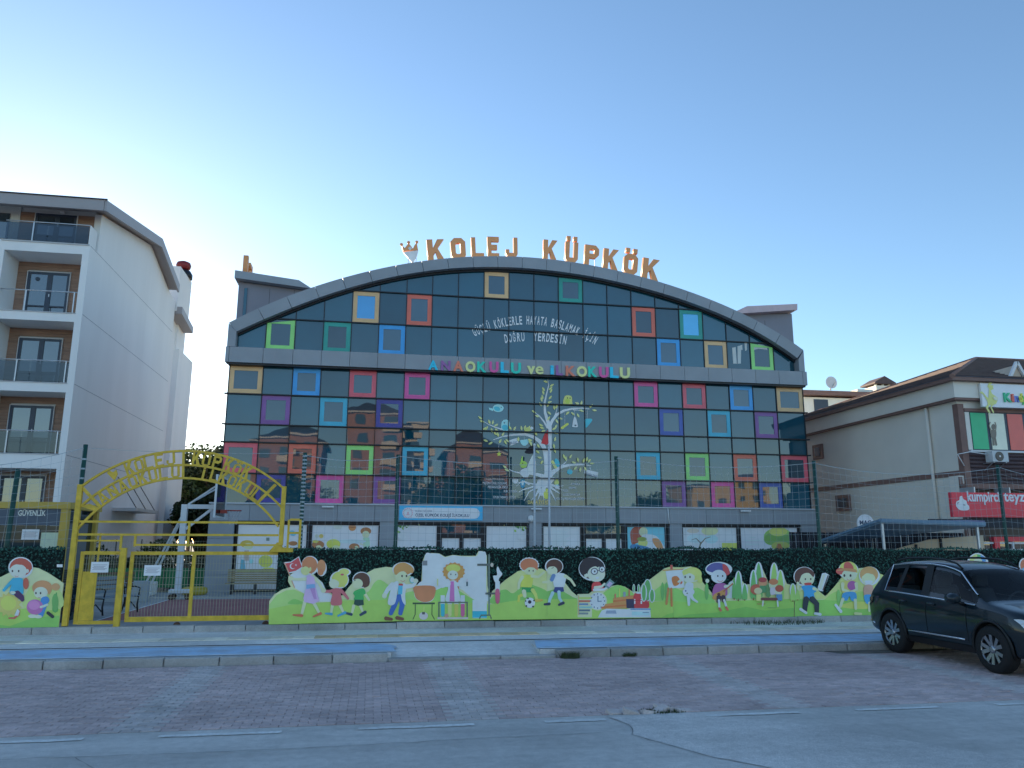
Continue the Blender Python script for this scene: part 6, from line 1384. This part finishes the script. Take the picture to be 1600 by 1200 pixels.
# seats and dash seen through the glass
for x, y in ((2.0,-.37),(2.0,.37),(1.0,-.4),(1.0,.4)):
    st = MB().box(CX+y-.24, CX+y+.24, CY-x*LS-.5, CY-x*LS, .42, .60).add([cw(x+.02,y-.24,.6),cw(x+.02,y+.24,.6),cw(x-.18,y+.20,1.18),cw(x-.18,y-.20,1.18),cw(x-.12,y-.24,.6),cw(x-.12,y+.24,.6),cw(x-.28,y+.20,1.16),cw(x-.28,y-.20,1.16)], [(0,1,2,3),(4,7,6,5),(0,4,5,1),(2,6,7,3),(1,5,6,2),(0,3,7,4)]).box(CX+y-.13, CX+y+.13, CY-x*LS+.17, CY-x*LS+.28, 1.2, 1.40)
    st.build('seat', interior, CAR, .03)
box('dashboard', CX-.74, CX+.74, CY-3.35*LS, CY-2.85*LS, .6, 1.0, interior, CAR, .05)
MB().tube([cw(2.62+.06*math.sin(t), .37+.18*math.cos(t), .98+.17*math.sin(t)) for t in [2*math.pi*i/20 for i in range(21)]], .015, 6).build('steering_wheel', interior, CAR)
# ------------------------------------------------------------------ security kiosk
KI = thing('security_kiosk', 'yellow-framed dark glass guard kiosk at the far left', 'kiosk', (-8.2,20.3,.1))
k0, k1 = -9.6, -6.80
ky = mat('kiosk_yellow', (.60,.42,.08), .5, .08)
box('roof_beam', k0, k1, 19.45, 21.6, 2.66, 2.81, ky, KI); box('corner_post', -7.0, -6.84, 19.47, 19.62, .1, 2.658, ky, KI); box('rear_post', -7.0, -6.84, 21.4, 21.56, .1, 2.658, ky, KI)
kg = glass_mat('kiosk_glass', (.014,.032,.040), 1.36, .002)
box('name_panel', k0, -7.005, 19.50, 19.54, 2.28, 2.655, mat('kiosk_panel', S(44,62,88), .4), KI); box('window', k0, -7.005, 19.51, 19.53, 1.0, 2.275, kg, KI); box('lower_wall', k0, -7.005, 19.5, 19.54, .1, .995, ky, KI); box('side_glass', -6.95, -6.93, 19.62, 21.4, .1, 2.655, kg, KI)
p, q_ = at(28,805.5,19.49), at(71,805.5,19.49); place_text('sign_text', 'GÜVENLİK', p[0], 19.49, p[2], .125, q_[0]-p[0], mat('kiosk_letters', S(165,175,180), .5), KI, .004, .02)
a, b = at(65,832,19.505), at(90,862,19.505); 
box('poster', a[0], b[0], 19.50, 19.508, 1.45, a[2], mat('poster_pale', S(120,150,155), .5, .12, 5.), KI)
notice(35,60,827,843.5,19.48,'white paper notice on the kiosk window')
# ------------------------------------------------------------------ basketball hoop
BH_ = thing('basketball_hoop', 'white basketball stand with clear backboard and red rim', 'basketball hoop', (-6.05,27.2,.1))
hp = (-6.05,27.2); wp = mat('hoop_white', (.66,.70,.72), .45, .06)
MB().box(hp[0]-.09, hp[0]+.09, 27.11, 27.29, .42, 3.12).build('pole', wp, BH_); box('arm', hp[0]+.09, -4.98, 27.13, 27.27, 2.98, 3.12, wp, BH_)
MB().bar((hp[0]+.05,27.2,2.30),(-5.2,27.2,2.98), .08).build('strut', wp, BH_)
st = MB()
for y in (26.9,27.5): st.bar((-5.95,27.2,3.12),(-5.02,y,3.75), .05)
for dx in (0,.22): st.bar((-6.0,27.2,3.0),(-7.75+dx,29.3,.12), .06)
st.build('stay', wp, BH_)
bb = MB().box(-4.98, -4.92, 26.30, 26.36, 2.68, 4.05).box(-4.98, -4.92, 28.04, 28.10, 2.68, 4.05).box(-4.98, -4.92, 26.36, 28.04, 2.68, 2.74).box(-4.98, -4.92, 26.36, 28.04, 3.99, 4.05).build('backboard', wp, BH_)
box('clear_panel', -4.96, -4.94, 26.36, 28.04, 2.74, 3.99, rail_glass, bb)
red_m = mat('rim_red', (.42,.07,.05), .5, .1); rc = (-4.50,27.2,2.93)
rm = MB().tube([(rc[0]+.23*math.cos(t), rc[1]+.23*math.sin(t), rc[2]) for t in [2*math.pi*i/24 for i in range(25)]], .016, 6, caps=False).box(-4.92, -4.72, 27.1, 27.3, 2.84, 2.95); rm.build('rim', red_m, BH_)
nn = MB()
for i in range(12):
    t = 2*math.pi*i/12
    for s_ in (-1, 1): nn.tube([(rc[0]+r_*math.cos(t+s_*d), rc[1]+r_*math.sin(t+s_*d), rc[2]-h) for r_, d, h in ((.22,0,.0),(.17,.26,.18),(.13,.52,.34),(.12,.7,.45))], .006, 3, caps=False)
nn.build('rim_net', mat('net_white', (.6,.62,.64), .7), BH_)
bs = MB().box(-6.3, -5.6, 27.05, 27.35, .30, .42); bs.build('base', wp, BH_, .02)
for x, y in ((-6.2,27.02),(-6.2,27.38),(-5.7,27.02),(-5.7,27.38)): MB().lathe((x, y-.03, .19), [(.09,0),(.09,.06)], 14, 'y').build('castor', mat('rubber_brown', (.08,.05,.04), .7), BH_)
box('counterweight', -8.0, -7.3, 28.9, 29.8, .1, .55, pave_m, BH_, .03)
# ------------------------------------------------------------------ yard bench with iron sides
def park_bench(name, label, x, y, rz, slat, iron):
    t = thing(name, label, 'bench', (x, y, .1))
    W2 = .62
    def T(px, py, pz): return (x+px*math.cos(rz)-py*math.sin(rz), y+px*math.sin(rz)+py*math.cos(rz), .1+pz)
    def bar3(a, b, w_, h_): m = MB(); m.bar(T(*a), T(*b), w_, h_); return m
    for k in range(5): bar3((-W2,-.22+k*.1,.43),(W2,-.22+k*.1,.43), .03, .085).build('seat_slat', slat, t)
    for k in range(4): bar3((-W2,.27+k*.035,.55+k*.11),(W2,.27+k*.035,.55+k*.11), .085, .025).build('back_slat', slat, t)
    for sx in (-W2+.06, W2-.06):
        m = MB()
        m.tube([T(sx,-.26,0),T(sx,-.22,.2),T(sx,-.25,.41),T(sx,.22,.41),T(sx,.28,.6),T(sx,.42,.95)], .024, 6); m.tube([T(sx,.30,0),T(sx,.22,.22),T(sx,.22,.41)], .024, 6); m.tube([T(sx,-.24,.41),T(sx,-.28,.62),T(sx,-.1,.66),T(sx,.28,.62)], .02, 6); m.tube([T(sx,-.2,.1),T(sx,0,.26),T(sx,.24,.12)], .016, 6)
        m.build('side_frame', iron, t)
    return t
iron_m = mat('cast_iron', (.02,.022,.025), .5, .1)
park_bench('park_bench', 'weathered grey-blue slatted bench with black iron sides behind the gate', -6.5, 22.3, 1.05, mat('slat_grey', (.24,.30,.34), .6, .2, 6., stretch=(1,8,8)), iron_m)
park_bench('park_bench', 'brown slatted bench further back behind the gate', -7.6, 25.4, .1, mat('slat_brown', (.16,.10,.06), .6, .2, 6.), iron_m)
WB = thing('wall_bench', 'long pale wooden slatted bench under the ground-floor window', 'bench', (-4.1,29.9,.1))
for k in range(6): box('slat', -5.0, -2.9, 29.85+k*.002, 29.9+k*.002, .52+k*.075, .58+k*.075, mat('slat_pale', (.34,.27,.15), .6, .2, 5.), WB)
for k in range(4): box('slat', -5.0, -2.9, 29.45+k*.1, 29.53+k*.1, .46, .49, MATS['slat_pale'], WB)
for x in (-4.8,-4.0,-3.1): box('leg', x-.03, x+.03, 29.45, 29.84, .1, .458, iron_m, WB)
PT = thing('tyre_planter', 'yellow painted tyre planter by the building corner', 'planter', (-6.0,29.5,.1))
MB().lathe((-6.0,29.5,.1), [(.36,0),(.42,.06),(.43,.14),(.40,.24),(.30,.27),(.24,.22),(.22,.1)], 24).build('tyre', mat('planter_yellow', (.45,.34,.03), .5, .1), PT)
MB().lathe((-6.0,29.5,.1), [(.24,.12),(.235,.16)], 20).build('soil', earth, PT)
LW = thing('low_wall', 'low white rendered garden wall behind the gate', 'wall', (-7.5,26.5,.1)); box('wall', -9.5, -6.75, 26.4, 26.65, .1, .72, mat('garden_wall', (.42,.46,.48), .8, .2, 2.), LW, .01)
YF = thing('yard_fence', 'green panel fence along the back of the school yard', 'fence', (-8,31.5,.1))
fg = mat('fence_green', (.02,.14,.05), .6, .15)
for k in range(7):
    x = -11.9+k*.88; box('panel', x, x+.85, 31.4, 31.43, .25, .95, fg, YF); box('post', x-.03, x, 31.38, 31.44, .1, 2.0, iron_m, YF)
mesh_leaf('wire', -11.9, -5.8, .95, 1.95, 31.41, YF, 60, [1.2,1.45,1.7,1.93])
# side canopy on the white block
EC = box('entrance_canopy', -12.3, -11.2, 40.5, 44.4, 3.35, 3.5, mat('canopy_grey', S(110,128,150), .5), AP)
q = MB()
for y in (40.8,42.4,44.1): q.tube([(-11.3,y,3.5),(-12.28,y,5.0)], .02, 5)
q.build('canopy_stay', iron_m, EC)
box('dark_base', -12.27, -12.2, 34.2, 50, .0, 1.1, mat('base_dark', S(30,44,64), .7), AP)

# ------------------------------------------------------------------ trees
bark = mat('bark', (.06,.045,.03), .9, .3, 8., .5, 30)
def leafmat(nm, c): return mat(nm, c, .6, .35, 1.2, island=.45)
leaf_a, leaf_b, leaf_c = leafmat('leaf_olive', (.045,.065,.022)), leafmat('leaf_dark', (.025,.045,.018)), leafmat('leaf_mid', (.05,.085,.025))
def tree(label, x, y, h, rad, lm, seed, n=5200, ls=.16, group='trees behind the school yard', squash=1., trunk=.16):
    rr = random.Random(seed); t = thing('leafy_tree', label, 'tree', (x, y, 0), group)
    tb = MB(); tb.tube([(x,y,0),(x+rr.uniform(-.1,.1),y,h*.25),(x+rr.uniform(-.2,.2),y+rr.uniform(-.2,.2),h*.5),(x,y,h*.75)], [trunk,trunk*.8,trunk*.55,trunk*.2], 8)
    cl = []
    for k in range(16):
        a = rr.uniform(0,6.28); el = rr.uniform(-.2,1); q = rad*rr.uniform(.35,.85)
        c = Vector((x+math.cos(a)*q, y+math.sin(a)*q, h*.60+el*h*.30*squash)); cl.append((c, rad*rr.uniform(.28,.5)))
        tb.tube([(x,y,h*rr.uniform(.25,.5)), ((x+c.x)/2,(y+c.y)/2,(h*.4+c.z)/2+.1), tuple(c)], [trunk*.4,trunk*.25,.02], 5)
    tb.build('trunk', bark, t)
    b = MB()
    for _ in range(n):
        c, r_ = rr.choice(cl); d = Vector((rr.gauss(0,1), rr.gauss(0,1), rr.gauss(0,1))).normalized()*r_*(rr.random()**.45)
        p = c+Vector((d.x, d.y, d.z*.8)); s_ = ls*rr.uniform(.5,1.1)
        u_ = Vector((rr.gauss(0,1), rr.gauss(0,1), rr.gauss(0,.6))).normalized()*s_; v_ = u_.cross(Vector((rr.gauss(0,1), rr.gauss(0,1), rr.gauss(0,1)))).normalized()*s_*.55
        b.add([p-u_, p+v_, p+u_, p-v_], [(0,1,2,3)])
    b.build('crown', lm, t); return t
for i, (u, dd, h, rad, lm) in enumerate([(262,60,8.6,2.6,leaf_a),(318,58,9.4,2.5,leaf_b),(342,66,9.8,2.8,leaf_c),(290,70,9.6,3.0,leaf_a),(326,50,5.0,1.8,leaf_b),(299,56,6.4,1.5,leaf_c),(312,53,4.2,1.3,leaf_b)]):
    p = at(u, 800, dd)
    tree(['broad olive tree right of the white block, left of the group','tall dark tree between white block and school','bright green tree hard by the school corner','distant olive tree at the back of the gap','low dark bushy tree nearest the school corner behind the hoop','slim mid-green tree just right of the white block','small dark bush low in the gap beside the hoop post'][i], p[0], dd, h, rad, lm, 20+i, 6500, .19)
# bushes along the white block's base
bush = MB(); rr = random.Random(9)
for _ in range(7000):
    x = rr.uniform(-12.1,-6.2); p = Vector((x, 33.0+rr.uniform(0,1.6), .1+rr.random()*(1.5+.4*math.sin(x*2.1)))); s_ = rr.uniform(.05,.1)
    u_ = Vector((rr.gauss(0,1), rr.gauss(0,1), rr.gauss(0,1))).normalized()*s_; v_ = u_.cross(Vector((0.3,.5,.8))).normalized()*s_*.6; bush.add([p-u_,p+v_,p+u_,p-v_], [(0,1,2,3)])
for _ in range(12000):
    x = rr.uniform(-10.4,-4.5); p = Vector((x, 50.0+rr.uniform(0,2.5), rr.random()*(3.6+.7*math.sin(x*1.7)))); s_ = rr.uniform(.1,.2)
    u_ = Vector((rr.gauss(0,1), rr.gauss(0,1), rr.gauss(0,1))).normalized()*s_; v_ = u_.cross(Vector((0.3,.5,.8))).normalized()*s_*.6; bush.add([p-u_,p+v_,p+u_,p-v_], [(0,1,2,3)])
props(bush.build('shrubbery', leaf_b), 'dark green shrubbery behind the yard fence', None, None, 'stuff')

# ------------------------------------------------------------------ the other side of the street, seen mirrored in the school glass
def mir(u, v, D): p = at(u, v, 62+D); return (p[0], p[2])
terra = mat('terracotta_render', (.36,.19,.135), .85, .08, .3); creamw = mat('cream_render', (.62,.54,.42), .85, .08, .3)
def block(label, u0, u1, veave, vridge, D, depth, wall_m, balc=None, cat='building'):
    xa, ze = mir(u0, veave, D); xb, _ = mir(u1, veave, D); _, zr = mir((u0+u1)/2, vridge, D)
    t = thing('street_apartment', label, cat, ((xa+xb)/2, -D-depth/2, 0), 'blocks across the street')
    box('wall', xa, xb, -D-depth, -D, 0, ze, wall_m, t)
    cx = (xa+xb)/2; o = .7; hw = (xb-xa)/2
    MB().add([(xa-o,-D+o,ze),(xb+o,-D+o,ze),(xb+o,-D-depth-o,ze),(xa-o,-D-depth-o,ze),(cx-hw*.25,-D-depth/2,zr),(cx+hw*.25,-D-depth/2,zr)], [(0,1,5,4),(1,2,5),(2,3,4,5),(3,0,4),(0,3,2,1)]).build('roof', tile, t)
    box('eave', xa-o-.05, xb+o+.05, -D-depth-o, -D+o+.05, ze-.25, ze-.01, mat('eave_white', (.6,.58,.55), .7), t)
    z = 2.9; ww = 1.5
    while z+2.2 < ze:
        nx = max(2, int((xb-xa)/3.2))
        for i in range(nx):
            x = xa+(xb-xa)*(i+.5)/nx
            if balc and balc[0] <= i/nx < balc[1]:
                s_ = box('balcony', x-1.5, x+1.5, -D, -D+1.3, z-.15, z+.05, creamw, t); box('parapet', x-1.5, x+1.5, -D+1.2, -D+1.3, z+.05, z+.95, creamw if i % 2 else wall_m, s_); box('opening', x-1.2, x+1.2, -D+.002, -D+.03, z+.05, z+2.2, win_glass, s_)
            else:
                w_ = box('window', x-ww/2, x+ww/2, -D+.002, -D+.06, z+.7, z+2.1, anth, t); box('pane', x-ww/2+.1, x+ww/2-.1, -D+.06, -D+.08, z+.8, z+2.0, win_glass, w_)
        z += 2.95
    return t
block('tall terracotta apartment tower mirrored in the left glass', 545, 632, 650, 626, 74, 16, terra, (.3,.75))
block('cream-balconied apartment block mirrored beside the terracotta tower', 636, 665, 645, 640, 78, 14, creamw, (0,1))
block('lower terracotta block mirrored at the left end of the glass', 395, 500, 690, 668, 72, 15, terra, (.2,.8))
block('terracotta block with wide roof mirrored left of the tree decal', 690, 790, 700, 674, 80, 15, terra, (.3,.9))
block('small yellow house mirrored at the right of the glass', 1085, 1130, 758, 752, 95, 10, mat('yellow_render', (.5,.36,.14), .85), None)
block('pale yellow house with chimney mirrored near the right corner', 1150, 1215, 755, 745, 100, 10, MATS['yellow_render'], None)
src = None
for i, (u, D, h) in enumerate([(430,52,11),(480,48,9),(700,50,11),(750,55,12.5),(790,46,9),(660,44,8),(1000,48,9),(1040,56,9.5),(940,50,7),(1240,52,8),(1200,44,6),(880,52,6.5),(1110,50,6)]):
    p = at(u, 780, 62+D)
    if src is None: src = tree('street tree across the road mirrored in the glass', p[0], -D, h, 4.0, leaf_c, 77, 4200, .30, 'street trees across the road', trunk=.22); src_h = h
    else:
        c = copy_tree(src); c.location = (p[0], -D, 0); s_ = h/src_h; c.scale = (s_*1.1, s_*1.1, s_); c.rotation_euler.z = i*1.3; c['label'] = 'street tree across the road mirrored in the glass'
